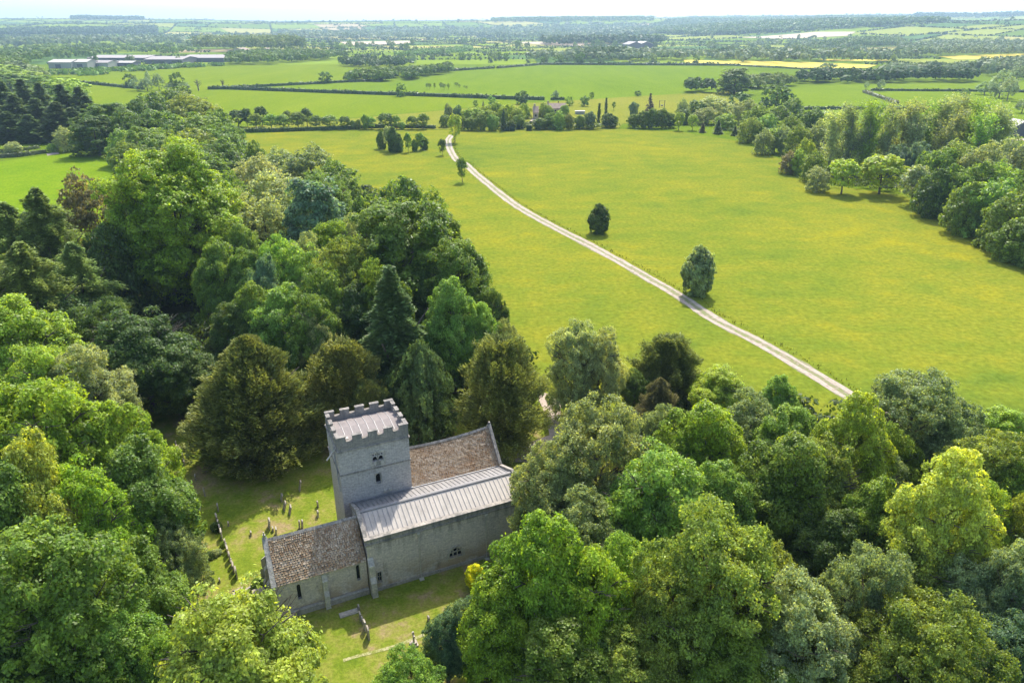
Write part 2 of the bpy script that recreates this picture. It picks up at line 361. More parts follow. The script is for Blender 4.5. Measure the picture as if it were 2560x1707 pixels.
for k, Ps in by.items():                              # one sheet mesh per crop colour
    V = []; Fc = []
    for P in Ps:
        c = np.mean(P, 0); Q = [c + (p - c) * 0.992 for p in P]; m_ = len(Q); step = 50 if math.hypot(*c) > 1500 else 400
        rings = max(1, int(max(np.hypot(*(q - c)) for q in Q) / step)); b0 = len(V); V.append(c)
        bd = []
        for i in range(m_):
            a_, b_ = Q[i], Q[(i + 1) % m_]; ns = max(1, int(np.hypot(*(b_ - a_)) / step)); bd += [a_ + (b_ - a_) * t / ns for t in range(ns)]
        nb = len(bd)
        for r_ in range(1, rings + 1): V += [c + (q - c) * r_ / rings for q in bd]
        for i in range(nb): Fc.append((b0, b0 + 1 + i, b0 + 1 + (i + 1) % nb))
        for r_ in range(rings - 1):
            o0 = b0 + 1 + r_ * nb; o1 = o0 + nb
            for i in range(nb): Fc.append((o0 + i, o1 + i, o1 + (i + 1) % nb, o0 + (i + 1) % nb))
    V = np.array(V); Z = height(V[:, 0], V[:, 1]) + np.where(V[:, 1] < 1400, 0.12, 0.45)
    me = bpy.data.meshes.new('far_field'); me.from_pydata([(a_, b_, c_) for (a_, b_), c_ in zip(V.tolist(), Z.tolist())], [], Fc)
    bm = bmesh.new(); bm.from_mesh(me); bmesh.ops.recalc_face_normals(bm, faces=bm.faces); bm.to_mesh(me); bm.free()
    me.materials.append(FM[k]); tag(link('far_field', me), kind='structure')
# ------------------------------------------------------------------ tree meshes
def unit(v): return v / np.maximum(np.linalg.norm(v, axis=-1, keepdims=True), 1e-9)
def leafquads(P, Nn, size, rng, elong=1.0, axis=None):
    """one quad per point, facing Nn; size (n,) ; axis = long direction"""
    n = len(P)
    a = unit(np.cross(Nn, unit(rng.normal(size=(n, 3))))) if axis is None else unit(axis - Nn * np.sum(axis * Nn, 1, keepdims=True) * 0.5)
    b = unit(np.cross(Nn, a)); s = size[:, None]
    L = a * s * elong * 0.5; W = b * s * 0.5
    k = rng.uniform(0.55, 1, (n, 1))                  # kite shaped spray
    return np.stack([P - L, P + W * k - L * .1, P + L, P - W * k + L * .1], 1)
def lobes_for(kind, R, H, c0, rng, skirt=False):
    zc = H * (c0 + (1 - c0) * .5); hz = H * (1 - c0) * .5
    L = []
    if kind == 'round':
        L.append((0, 0, zc, R * .78, R * .78, hz * .86))
        for i in range(11):
            a = i * 2.4 + rng.uniform(-.5, .5); e = rng.uniform(-.55, .8); q = math.cos(e)
            rr = rng.uniform(.3, .46)
            L.append((math.cos(a) * q * R * .6, math.sin(a) * q * R * .6, zc + math.sin(e) * hz * .62, R * rr, R * rr, hz * rr * .9))
        L.append((rng.uniform(-.15, .15) * R, rng.uniform(-.15, .15) * R, zc + hz * .6, R * .4, R * .4, hz * .4))
        if skirt == 'soft':
            for i in range(6):
                a = i * 1.05 + rng.uniform(-.2, .2); L.append((math.cos(a) * R * .36, math.sin(a) * R * .36, H * rng.uniform(.1, .22), R * .36, R * .36, H * .17))
        elif skirt:
            for i in range(7):
                a = i * .9 + rng.uniform(-.2, .2); L.append((math.cos(a) * R * .56, math.sin(a) * R * .56, H * rng.uniform(.12, .24), R * .42, R * .42, H * .2))
    elif kind == 'dome':                              # tall broad tree with billowing sides
        L.append((0, 0, zc, R * .72, R * .72, hz * .9))
        for i in range(18):
            t = (i + .5) / 18; z = zc - hz * .8 + t * hz * 1.55; rad = R * (0.78 * math.sqrt(max(.05, 1 - ((t - .28) / .8) ** 2)))
            a = i * 2.4 + rng.uniform(-.4, .4); rr = rng.uniform(.26, .38) * R
            L.append((math.cos(a) * (rad - rr * .35), math.sin(a) * (rad - rr * .35), z, rr, rr, rr * 1.05))
    elif kind == 'spread':
        for i in range(10):
            a = i * 2.4 + rng.uniform(-.5, .5); q = rng.uniform(.25, .7); rr = rng.uniform(.32, .5) * R
            L.append((math.cos(a) * q * R, math.sin(a) * q * R, zc + hz * (.45 - q * .75) + rng.uniform(-.15, .15) * hz, rr, rr, rr * .75))
        L.append((0, 0, zc - hz * .1, R * .7, R * .7, hz * .75))
        if skirt:
            for i in range(7): L.append((math.cos(i * .9) * R * .55, math.sin(i * .9) * R * .55, H * rng.uniform(.12, .26), R * .42, R * .42, H * .2))
    return L
def crown_broad(seed, R=5.5, H=14., c0=.08, kind='round', nclump=520, per=110, leaf=.24, rc=(.6, 1.15), up=.35, gap=.12, jitter=.55, elong=1.15, skirt=False, amp=.13):
    rng = np.random.default_rng(seed); L = lobes_for(kind, R, H, c0, rng, skirt)
    w = np.array([l[3] * l[5] for l in L]); w /= w.sum(); C = []; D = []; Rr = []
    while len(C) < nclump:
        l = L[int(rng.choice(len(L), p=w))]; d = unit(rng.normal(size=3)); d[2] = abs(d[2]) if rng.random() < .35 else d[2]; d = unit(d)
        s = rng.uniform(.82, 1.06); p = np.array([l[0] + d[0] * l[3] * s, l[1] + d[1] * l[4] * s, l[2] + d[2] * l[5] * s])
        if p[2] < H * c0 * .8: continue
        deep = any(((p[0] - q[0]) / q[3]) ** 2 + ((p[1] - q[1]) / q[4]) ** 2 + ((p[2] - q[2]) / q[5]) ** 2 < .55 for q in L if q is not l)
        if deep and rng.random() < .85: continue
        C.append(p); D.append(d); Rr.append(rng.uniform(*rc))
    C = np.array(C); D = np.array(D); Rr = np.array(Rr); n = nclump * per
    K = rng.normal(size=(9, 3)) * (6.5 / R) * rng.uniform(.5, 1.6, (9, 1)); ph = rng.uniform(0, 6.28, 9)
    f = np.sin(C @ K.T + ph).sum(1) / 2.1; f = np.clip(f, -1.6, 1.2)
    C = C + D * (f * R * amp)[:, None] * np.array([1, 1, .8]); C[:, 2] = np.maximum(C[:, 2], .3)
    i = np.repeat(np.arange(nclump), per); ang = np.array([.5, 0, .0])
    d = unit(rng.normal(size=(n, 3)) + D[i] * .9 + np.array([0, 0, up]))
    rad = Rr[i] * np.cbrt(rng.uniform(.25, 1, n)) * (1 + .35 * rng.standard_normal(nclump)[i] * 0)
    sq = np.array([1, 1, .72]); P = C[i] + d * sq * rad[:, None] * (1 + .28 * np.abs(rng.standard_normal((n, 1))) * (rng.random((n, 1)) < gap))
    Nn = unit(d * .5 + D[i] * .2 + np.array([0, 0, .5]) + rng.normal(size=(n, 3)) * jitter * .8)
    return leafquads(P, Nn, leaf * rng.uniform(.45, 1.5, n), rng, elong)
def crown_spray(seed, R=6., H=14., c0=.04, shape='yew', nb=900, per=55, leaf=.42, width=.3):
    """conifer: many boughs, each a flat feathery spray of narrow leaf blades"""
    rng = np.random.default_rng(seed); P = []; A = []; Nn = []
    bumps = rng.uniform(.62, 1.12, 24); vb = rng.uniform(.7, 1.12, (24, 12))
    if shape == 'cone': bumps = rng.uniform(.88, 1.06, 24); vb = rng.uniform(.88, 1.06, (24, 12))
    for k in range(nb):
        t = rng.random() ** (.8 if shape in ('yew', 'yewlow') else 1.15); a = rng.uniform(0, 2 * math.pi)
        z = H * (c0 + (1 - c0) * t * .97)
        if shape == 'yew': prof = (1 - t ** 1.9) ** .66 * (0.8 + .2 * min(1, t * 5)); elev = .35 + .6 * t
        elif shape == 'yewlow': prof = math.sqrt(max(0.0, 1 - (t * 1.02 - .12) ** 2 / .95)); elev = .2 + .5 * t
        elif shape == 'cone': prof = (1 - t) ** .8; elev = .1 + .3 * t
        elif shape == 'weep': prof = (1 - t ** 2.6) ** .62 * .97 + .03; elev = .5
        elif shape == 'larch': prof = (1 - t ** 1.9) ** .75 * .96 + .04; elev = .05
        bmp = bumps[int(a / (2 * math.pi) * 24) % 24] * (.9 + .2 * math.sin(z * 1.9 + 3 * a)) * vb[int(a / (2 * math.pi) * 24) % 24, int(t * 11.99)]
        rad = R * prof * bmp * rng.uniform(.8, 1.03); ln = min(rad, R * (.36 if shape != 'larch' else .55)) + .3
        o = np.array([math.cos(a), math.sin(a), 0]); e = elev + rng.uniform(-.2, .2)
        if shape == 'weep': bd = np.array([o[0] * .3, o[1] * .3, -.95]) if rng.random() < .75 else np.array([o[0] * .5, o[1] * .5, .8]); ln = R * .4
        else: bd = o * math.cos(e) + np.array([0, 0, math.sin(e)])
        tip = o * rad + np.array([0, 0, z]); base = tip - bd * ln
        s = rng.random(per) ** .7; side = np.cross(bd, [0, 0, 1.]); side = side / (np.linalg.norm(side) + 1e-6); nup = np.cross(side, bd)
        wdt = width * ln * (1.05 - s) + .08
        p = base + bd * ln * s[:, None] + side * (rng.uniform(-1, 1, per) * wdt)[:, None] + nup * (rng.normal(size=per) * .09 * ln)[:, None]
        droop = (.25 if shape in ('cone', 'larch') else -.02) * ln
        p[:, 2] -= droop * s ** 2
        P.append(p); A.append(unit(bd + side * rng.uniform(-.8, .8, (per, 1)) + rng.normal(size=(per, 3)) * .2)); Nn.append(unit(nup * .8 + o * .4 + rng.normal(size=(per, 3)) * .5))
    P = np.concatenate(P); A = np.concatenate(A); Nn = np.concatenate(Nn); n = len(P)
    return leafquads(P, Nn, leaf * rng.uniform(.6, 1.3, n), rng, 1.0, A) * 1.0 if False else spray(P, A, Nn, leaf * rng.uniform(.6, 1.3, n), .34)
def spray(P, A, Nn, s, wf):
    W = unit(np.cross(Nn, A)) * (s * wf * .5)[:, None]; L = A * (s * .5)[:, None]
    return np.stack([P - L, P + W, P + L, P - W], 1)
def crown_poplar(seed, R=3.2, H=20., c0=.12, nb=75, per=330, leaf=.3):
    """upright open tree: steep limbs, each in a loose sleeve of leaves, with gaps between"""
    rng = np.random.default_rng(seed); P = []; Dd = []
    for k in range(nb):
        a = rng.uniform(0, 6.283); t0 = rng.uniform(c0 * .8, .72); q = rng.uniform(.3, 1); z0 = t0 * H
        ln = H * rng.uniform(.12, .28); tip = np.array([math.cos(a) * R * q, math.sin(a) * R * q, min(z0 + ln, H * (1 - .1 * q))])
        b = np.array([0, 0, z0]); s = rng.uniform(.25, 1, per); p = b + (tip - b) * s[:, None] + rng.normal(size=(per, 3)) * np.array([.5, .5, .62]) * rng.uniform(.55, 1.25)
        P.append(p); Dd.append(np.tile([math.cos(a), math.sin(a), .5], (per, 1)))
    P = np.concatenate(P); Dd = np.concatenate(Dd); n = len(P)
    return leafquads(P, unit(Dd * .4 + rng.normal(size=(n, 3)) * .8), leaf * rng.uniform(.6, 1.3, n), rng, 1.2)
def trunk_mb(seed, R, H, c0, r0=.32, limbs=9, top=.8):
    rng = random.Random(seed); m = MB()
    m.tube([(0, 0, -.1), (0.05, 0, H * .12), (rng.uniform(-.3, .3), rng.uniform(-.3, .3), H * .45), (rng.uniform(-.4, .4), rng.uniform(-.4, .4), H * top)], [r0 * 1.35, r0, r0 * .62, .05], 7)
    for i in range(limbs):
        a = i * 2.4; z0 = H * rng.uniform(max(.12, c0), .5); q = rng.uniform(.5, .8)
        m.tube([(0, 0, z0), (math.cos(a) * R * q * .45, math.sin(a) * R * q * .45, z0 + H * .12), (math.cos(a) * R * q, math.sin(a) * R * q, z0 + H * rng.uniform(.2, .34))], [r0 * .4, r0 * .25, .04], 5)
    if limbs >= 9:
        for i in range(46):
            a = rng.uniform(0, 6.283); t = rng.uniform(.25, .85); q = rng.uniform(.82, 1.0) * math.sqrt(max(.1, 1 - (2 * t - 1) ** 2)); z1 = H * (.08 + .88 * t); z0 = z1 - H * rng.uniform(.08, .2)
            e = (math.cos(a) * R * q, math.sin(a) * R * q, z1); k = rng.uniform(.35, .5); b0 = (e[0] * k, e[1] * k, z0)
            mid = ((e[0] + b0[0]) / 2 + rng.uniform(-.4, .4), (e[1] + b0[1]) / 2 + rng.uniform(-.4, .4), (e[2] + b0[2]) / 2 + .2)
            m.tube([b0, mid, e], [.09, .06, .03], 4)
            for s_ in (-1, 1): m.tube([mid, (mid[0] + (e[0] - mid[0]) * .7 + s_ * .7, mid[1] + (e[1] - mid[1]) * .7 - s_ * .6, e[2] - .1)], [.05, .02], 3)
    return m
SP = {}
def species(key, fn, R, H, c0, mat, bark=None, r0=.32, limbs=9, **kw):
    if fn is crown_spray: limbs = 5
    q = fn(R=R, H=H, c0=c0, **kw)
    z = q[..., 2]; rr = np.hypot(q[..., 0], q[..., 1])
    SP[key] = (quads_mesh('crown_' + key, q, [mat]), trunk_mb(len(key), R, H, c0, r0, limbs).mesh('trunk_' + key, bark or M_bark), float(np.percentile(rr, 98.5)), float(np.percentile(z, 99.7)), c0)
species('round_h', crown_broad, 5.5, 14, .02, M_leaf, seed=1, nclump=640, per=170, leaf=.2, rc=(.45, 1.1))
species('round3_h', crown_broad, 5.5, 14, .02, M_leaf, seed=11, nclump=640, per=170, leaf=.2, rc=(.45, 1.1))
species('round2_h', crown_broad, 5.5, 14, .02, M_leaf, seed=5, kind='spread', nclump=640, per=170, leaf=.2, rc=(.45, 1.1))
species('dome_h', crown_broad, 6.5, 20, .02, M_leaf, seed=2, kind='dome', nclump=1000, per=120, leaf=.24, rc=(.5, 1.2))
species('giant_h', crown_broad, 10, 27, .01, M_leaf, seed=12, kind='dome', nclump=2000, per=110, leaf=.3, rc=(.6, 1.5))
species('airy_h', crown_broad, 5.5, 13, .05, M_leaf, seed=3, nclump=1000, per=110, leaf=.16, rc=(.3, .75), jitter=.9, gap=.35, up=.2)
species('airy2_h', crown_broad, 6, 14, .05, M_leaf, seed=13, kind='dome', nclump=1200, per=100, leaf=.165, rc=(.3, .8), jitter=.9, gap=.35, up=.2)
species('yew_h', crown_spray, 6, 14, .01, M_needle, seed=4, shape='yew', nb=2000, per=60, leaf=.36)
species('yewlow_h', crown_spray, 6, 10, .02, M_needle, seed=6, shape='yewlow', nb=1900, per=60, leaf=.34)
species('cone_h', crown_spray, 4, 17, .03, M_needle, seed=7, shape='cone', nb=1700, per=55, leaf=.4)
species('weep_h', crown_spray, 4.5, 14, .03, M_needle, seed=8, shape='weep', nb=1100, per=50, leaf=.42, width=.1)
species('larch_h', crown_spray, 5, 18, .06, M_needle, seed=9, shape='larch', nb=900, per=110, leaf=.3, width=.3)
species('round_m', crown_broad, 5.5, 11, .015, M_leaf, skirt=True, seed=21, nclump=330, per=55, leaf=.4, rc=(.7, 1.3), limbs=5)
species('round2_m', crown_broad, 5.5, 11, .015, M_leaf, skirt=True, seed=22, kind='spread', nclump=330, per=55, leaf=.4, rc=(.7, 1.3), limbs=5)
species('dome_m', crown_broad, 6, 17, .015, M_leaf, skirt=True, seed=23, kind='dome', nclump=420, per=55, leaf=.42, rc=(.7, 1.3), limbs=5)
species('airy_m', crown_broad, 5.5, 14, .015, M_leaf, skirt=True, seed=24, nclump=480, per=42, leaf=.34, rc=(.5, .95), jitter=.9, gap=.35, limbs=5)
species('oval_m', crown_broad, 4, 8, .04, M_leaf, seed=41, skirt='soft', nclump=240, per=60, leaf=.34, rc=(.45, .9), limbs=5, r0=.18)
species('oval_l', crown_broad, 4, 8, .04, M_far, seed=42, skirt='soft', nclump=80, per=14, leaf=.9, rc=(.6, 1.2), limbs=3, r0=.2)
species('bush_m', crown_broad, 3.2, 6, .0, M_leaf, seed=55, skirt='soft', amp=.04, nclump=420, per=75, leaf=.28, rc=(.35, .7), limbs=5, r0=.15)
species('stem_m', crown_broad, 3, 8, .17, M_leaf, seed=25, nclump=150, per=36, leaf=.36, rc=(.4, .8), limbs=5, r0=.16)
species('cone_m', crown_spray, 4, 15, .05, M_needle, seed=26, shape='cone', nb=330, per=30, leaf=.75)
species('spruce_m', crown_spray, 4.5, 20, .02, M_needle, seed=29, shape='larch', nb=380, per=32, leaf=.85, width=.5)
species('poplar_m', crown_poplar, 3.4, 20, .1, M_leaf, M_palebark, seed=27, nb=52, per=120, leaf=.34, r0=.28, limbs=7)
species('poplar2_m', crown_poplar, 3.4, 20, .1, M_leaf, M_palebark, seed=28, nb=52, per=120, leaf=.34, r0=.28, limbs=7)
species('column_m', crown_spray, 1.4, 9, .03, M_needle, seed=30, shape='yewlow', nb=200, per=24, leaf=.5)
species('round_l', crown_broad, 5.5, 12, .1, M_far, skirt=True, seed=31, nclump=70, per=14, leaf=1.15, rc=(.9, 1.6), limbs=3)
species('round2_l', crown_broad, 5.5, 12, .1, M_far, skirt=True, seed=32, kind='spread', nclump=70, per=14, leaf=1.15, rc=(.9, 1.6), limbs=3)
species('stem_l', crown_broad, 3, 8, .25, M_far, seed=33, nclump=45, per=12, leaf=.8, rc=(.5, 1.), limbs=3, r0=.18)
species('cone_l', crown_spray, 3, 11, .05, M_far, seed=34, shape='cone', nb=90, per=12, leaf=1.2)
species('airy_l', crown_broad, 5.5, 12, .1, M_far, seed=35, nclump=110, per=9, leaf=.95, rc=(.8, 1.4), gap=.4, limbs=3)

# leaf colours (base reflectance)
LC = dict(maple=(0.135, 0.205, 0.016), lime=(0.175, 0.24, 0.025), yellow=(0.215, 0.265, 0.045), grey=(0.14, 0.18, 0.075), pale=(0.195, 0.235, 0.11), ash=(0.125, 0.205, 0.035),
          dark=(0.06, 0.10, 0.02), mid=(0.097, 0.15, 0.021), olive=(0.135, 0.175, 0.032), yew=(0.13, 0.145, 0.036), spruce=(0.08, 0.12, 0.034), blue=(0.085, 0.14, 0.075), brown=(0.12, 0.115, 0.055), larch=(0.125, 0.165, 0.035), gold=(0.37, 0.40, 0.006), copper=(0.07, 0.05, 0.045))
ADJ = dict(maple='bright green tree', lime='fresh yellow-green tree', yellow='pale yellow tree', grey='grey-green tree', pale='pale silvery-green tree', ash='feathery light green tree', dark='dark green tree', mid='mid green tree', olive='olive green tree', yew='dark olive yew', spruce='dark green conifer', blue='blue-green tree', brown='brownish green tree', larch='feathery olive larch', gold='golden yellow shrub', copper='dark purple-brown tree')
TREES = []; LEAFK = 1.75
KIND = dict(maple='maple_tree', lime='lime_tree', yellow='lime_tree', grey='whitebeam_tree', pale='willow_tree', ash='ash_tree', dark='oak_tree', mid='beech_tree', olive='hornbeam_tree', yew='yew_tree', spruce='conifer_tree', blue='holly_tree', brown='oak_tree', larch='larch_tree', gold='golden_shrub', copper='conifer_tree')
def tree(sp, cx, ty, w, h, colour, zone, base=None, adj=None, name=None, cat='tree', c0=None, low=False):
    """cx, ty, w in photograph pixels: crown centre column, crown top row, crown width. h in metres unless base row given"""
    key = sp
    def get(dist):
        suf = 'h' if dist < 125 else ('m' if dist < 420 else 'l')
        for s_ in {'h': 'hml', 'm': 'mlh', 'l': 'lmh'}[suf]:
            if key + '_' + s_ in SP: return SP[key + '_' + s_]
    if base is not None:
        p = gp(cx, base); h = hts(p[1], ty); R = w / 2 * depth(p[0], p[1], h * .6) / FPX
    else:
        p = gp(cx, ty, h); Q = get(math.hypot(*p)); cc = Q[4]; hz = h * (1 - cc) / 2; zc = h - hz
        for _ in range(6):
            d = depth(p[0], p[1], zc); R = w / 2 * d / FPX; dl = math.atan2(CAMH - zc, p[1])
            ext = FPX / d * math.sqrt((R * math.sin(dl)) ** 2 + (hz * math.cos(dl)) ** 2)
            p = gp(cx, ty + ext * .97, zc)
    return place(get(math.hypot(*p)), p[0], p[1], R, h, colour, zone, adj, name or KIND.get(colour, 'broadleaved_tree'), cat)
def place(Q, x, y, R, h, colour, zone, adj=None, name='broadleaved_tree', cat='tree', z=0.0, small=False):
    c = LC[colour] if isinstance(colour, str) else colour
    v = LEAFK * random.uniform(.88, 1.12); rg = random.uniform(.94, 1.07)
    col = (c[0] * v * rg, c[1] * v, c[2] * v / rg, 1)
    sx = R / Q[2]; sz = h / Q[3]; rz = random.uniform(0, 6.283)
    if small:
        t = link(name, Q[0]); t.location = (x, y, z); t.scale = (sx, sx, sz); t.rotation_euler = (0, 0, rz); t.color = col; tag(t, None, cat)
    else:
        t = empty(name, (x, y, z), rz); tag(t, None, cat)
        a = link('crown', Q[0], t); a.scale = (sx, sx, sz); a.color = col
        b = link('trunk', Q[1], t); b.scale = (sx, sx, sz)
    TREES.append((t, adj or ADJ.get(colour, 'green tree'), zone, proj(x, y, z + h)[0], math.hypot(x, y)))
    return t
ORD = ['', 'first', 'second', 'third', 'fourth', 'fifth', 'sixth', 'seventh', 'eighth', 'ninth', 'tenth', 'eleventh', 'twelfth', 'thirteenth', 'fourteenth', 'fifteenth', 'sixteenth', 'seventeenth', 'eighteenth', 'nineteenth', 'twentieth']
TENS = {2: 'twenty', 3: 'thirty', 4: 'forty', 5: 'fifty', 6: 'sixty', 7: 'seventy', 8: 'eighty', 9: 'ninety'}
def ordinal(i):
    if i <= 20: return ORD[i]
    if i < 100: return (TENS[i // 10] + '-' + ORD[i % 10]) if i % 10 else TENS[i // 10][:-1] + 'ieth'
    return 'hundred and ' + ordinal(i - 100)
def label_trees():
    G = {}
    for t in TREES: G.setdefault((t[1], t[2]), []).append(t)
    for (adj, zone), L in G.items():
        L.sort(key=lambda t: t[3])
        for i, t in enumerate(L):
            o = t[0]
            if len(L) == 1: o['label'] = f'{adj} {zone}'
            else:
                o['label'] = f'{ordinal(i + 1)} {adj} from the left {zone}'; o['group'] = f'{adj}s {zone}'
# ------------------------------------------------------------------ near trees, all coordinates read off the photograph
def T(sp, x, y, w, h, c, zone, **k):
    X, Y = vp(x, y)
    if 'wood' in zone and sp != 'giant': w *= 1.12 if 'foreground' in zone else 1.25
    if 'conifer stand' in zone or sp == 'larch': w *= 1.45
    if sp == 'round' and (x + y) % 2: sp = 'round3' if 'base' not in k and h > 7 and y > 520 else sp
    if k.get('base') is not None: k['base'] *= S
    return tree(sp, X, Y, w * S, h, c, zone, **k)
z = 'in the foreground wood left of the church'
for a in [('round', 60, 683, 250, 17, 'lime'), ('round2', 0, 740, 220, 15, 'lime'), ('airy', 195, 790, 200, 14, 'pale'), ('round2', 110, 800, 200, 14, 'lime'),
          ('round2', 130, 880, 330, 18, 'maple'), ('round', 290, 935, 210, 15, 'maple'), ('round2', 0, 900, 260, 17, 'maple'), ('round', 115, 1035, 200, 18, 'yellow'), ('round', 330, 1030, 230, 14, 'mid'),
          ('round2', 230, 1080, 240, 15, 'maple'), ('airy', 410, 1195, 130, 9, 'grey'), ('round', 30, 1110, 260, 17, 'mid'), ('dome', 160, 1220, 330, 17, 'mid'), ('round', 330, 1260, 200, 11, 'mid'),
          ('round2', 60, 1360, 300, 13, 'dark'), ('round', 260, 1380, 220, 11, 'ash'), ('round', 20, 1250, 200, 15, 'maple')]:
    T(*a, z)
T('round2', 555, 1345, 400, 14, 'yellow', 'in the bottom foreground before the chancel', adj='large sunlit pale yellow tree')
T('airy', 380, 1455, 170, 9, 'ash', 'at the bottom edge below the pale yellow tree', adj='small grey-green tree')
z = 'in the wood behind the churchyard'
T('giant', 405, 342, 305, 27, 'maple', 'rising above the whole wood left of the meadow', adj='towering dome-shaped bright green lime tree')
for a in [('larch', 40, 470, 170, 19, 'larch'), ('larch', 115, 440, 150, 21, 'larch'), ('larch', 80, 560, 180, 18, 'larch'), ('larch', 190, 560, 150, 16, 'larch'), ('larch', -40, 560, 190, 19, 'larch')]:
    T(*a, 'at the left edge beside the bright field')
for a in [('airy', 222, 405, 130, 20, 'brown'), ('round', 250, 520, 140, 16, 'dark'), ('round2', 330, 715, 220, 13, 'dark'), ('airy2', 240, 690, 170, 13, 'dark'), ('round2', 120, 640, 200, 12, 'dark'), ('round', 430, 800, 130, 9, 'dark'),
          ('airy', 650, 345, 95, 12, 'grey'), ('airy', 590, 360, 100, 13, 'pale'), ('airy', 715, 340, 110, 14, 'grey'), ('round', 590, 328, 50, 13, 'mid'), ('airy', 775, 372, 90, 12, 'mid'), ('round', 800, 410, 70, 10, 'mid'),
          ('airy', 640, 395, 130, 14, 'pale'), ('airy2', 745, 400, 120, 14, 'mid'), ('airy', 560, 440, 110, 15, 'grey'), ('airy', 610, 460, 110, 14, 'pale'), ('dome', 722, 418, 140, 19, 'blue'), ('airy', 680, 440, 90, 14, 'grey'),
          ('round', 920, 412, 140, 17, 'mid'), ('round2', 860, 455, 120, 15, 'mid'), ('airy', 985, 445, 100, 15, 'mid'), ('dome', 930, 470, 230, 22, 'mid'), ('round', 1010, 500, 120, 18, 'mid'), ('dome', 1055, 560, 140, 18, 'mid'),
          ('round2', 765, 515, 120, 15, 'maple'), ('airy', 640, 545, 120, 17, 'ash'), ('airy', 700, 540, 110, 15, 'grey'), ('round', 590, 580, 110, 15, 'mid'), ('round2', 700, 570, 130, 16, 'ash'), ('airy2', 820, 550, 170, 18, 'olive'),
          ('airy', 880, 600, 130, 17, 'mid'), ('round2', 750, 620, 140, 16, 'mid'), ('round', 590, 655, 110, 14, 'mid'), ('round', 655, 665, 140, 14, 'ash'), ('round2', 720, 680, 140, 14, 'mid'), ('round', 820, 660, 120, 14, 'dark'), ('round', 545, 700, 110, 12, 'dark'),
          ('airy2', 738, 722, 95, 12, 'pale'), ('round', 790, 745, 100, 9, 'dark'), ('round', 1040, 645, 130, 16, 'ash'), ('round', 1105, 700, 100, 13, 'ash'), ('round2', 1130, 672, 80, 13, 'dark'), ('airy', 1165, 735, 70, 11, 'grey'), ('round', 1090, 620, 110, 14, 'mid'),
          ('airy2', 490, 470, 110, 16, 'grey'), ('round', 520, 560, 110, 16, 'mid'), ('round', 470, 820, 90, 7, 'dark'), ('round', 880, 520, 120, 18, 'mid'), ('round2', 640, 730, 110, 10, 'dark'), ('round', 980, 620, 100, 14, 'dark'),
          ('airy', 520, 400, 100, 15, 'mid'), ('airy', 830, 500, 110, 15, 'grey'), ('round', 560, 520, 90, 15, 'mid'), ('round', 620, 600, 80, 16, 'blue')]:
    T(*a, z)
T('cone', 905, 618, 190, 19, 'spruce', 'standing alone in front of the wood behind the church', adj='tall pointed conifer')
z = 'standing behind the church'
for a in [('yew', 585, 768, 285, 15, 'yew'), ('yew', 535, 840, 220, 11, 'yew'), ('yewlow', 790, 785, 195, 12, 'yew'), ('yewlow', 1148, 778, 215, 13.5, 'yew'), ('yewlow', 700, 860, 120, 8, 'yew'), ('yewlow', 850, 880, 110, 8, 'yew')]:
    T(*a, z)
T('weep', 970, 785, 185, 12, 'spruce', 'between two yews behind the tower', adj='weeping dark conifer')
T('airy2', 1320, 745, 150, 12.5, 'pale', 'between the church and the meadow'); T('airy', 1375, 755, 130, 12, 'pale', 'between the church and the meadow')
T('yewlow', 1535, 770, 165, 9, 'yew', 'against the meadow right of the pale trees', adj='dark pointed yew'); T('yew', 1512, 868, 110, 8, 'brown', 'below the dark pointed yew', adj='brownish low yew')
T('round2', 1655, 843, 150, 7, 'lime', 'along the meadow edge before the track'); T('round', 1785, 862, 100, 8, 'ash', 'along the meadow edge before the track'); T('airy', 1460, 850, 80, 6, 'dark', 'along the meadow edge before the track')
z = 'in the foreground wood right of the church'
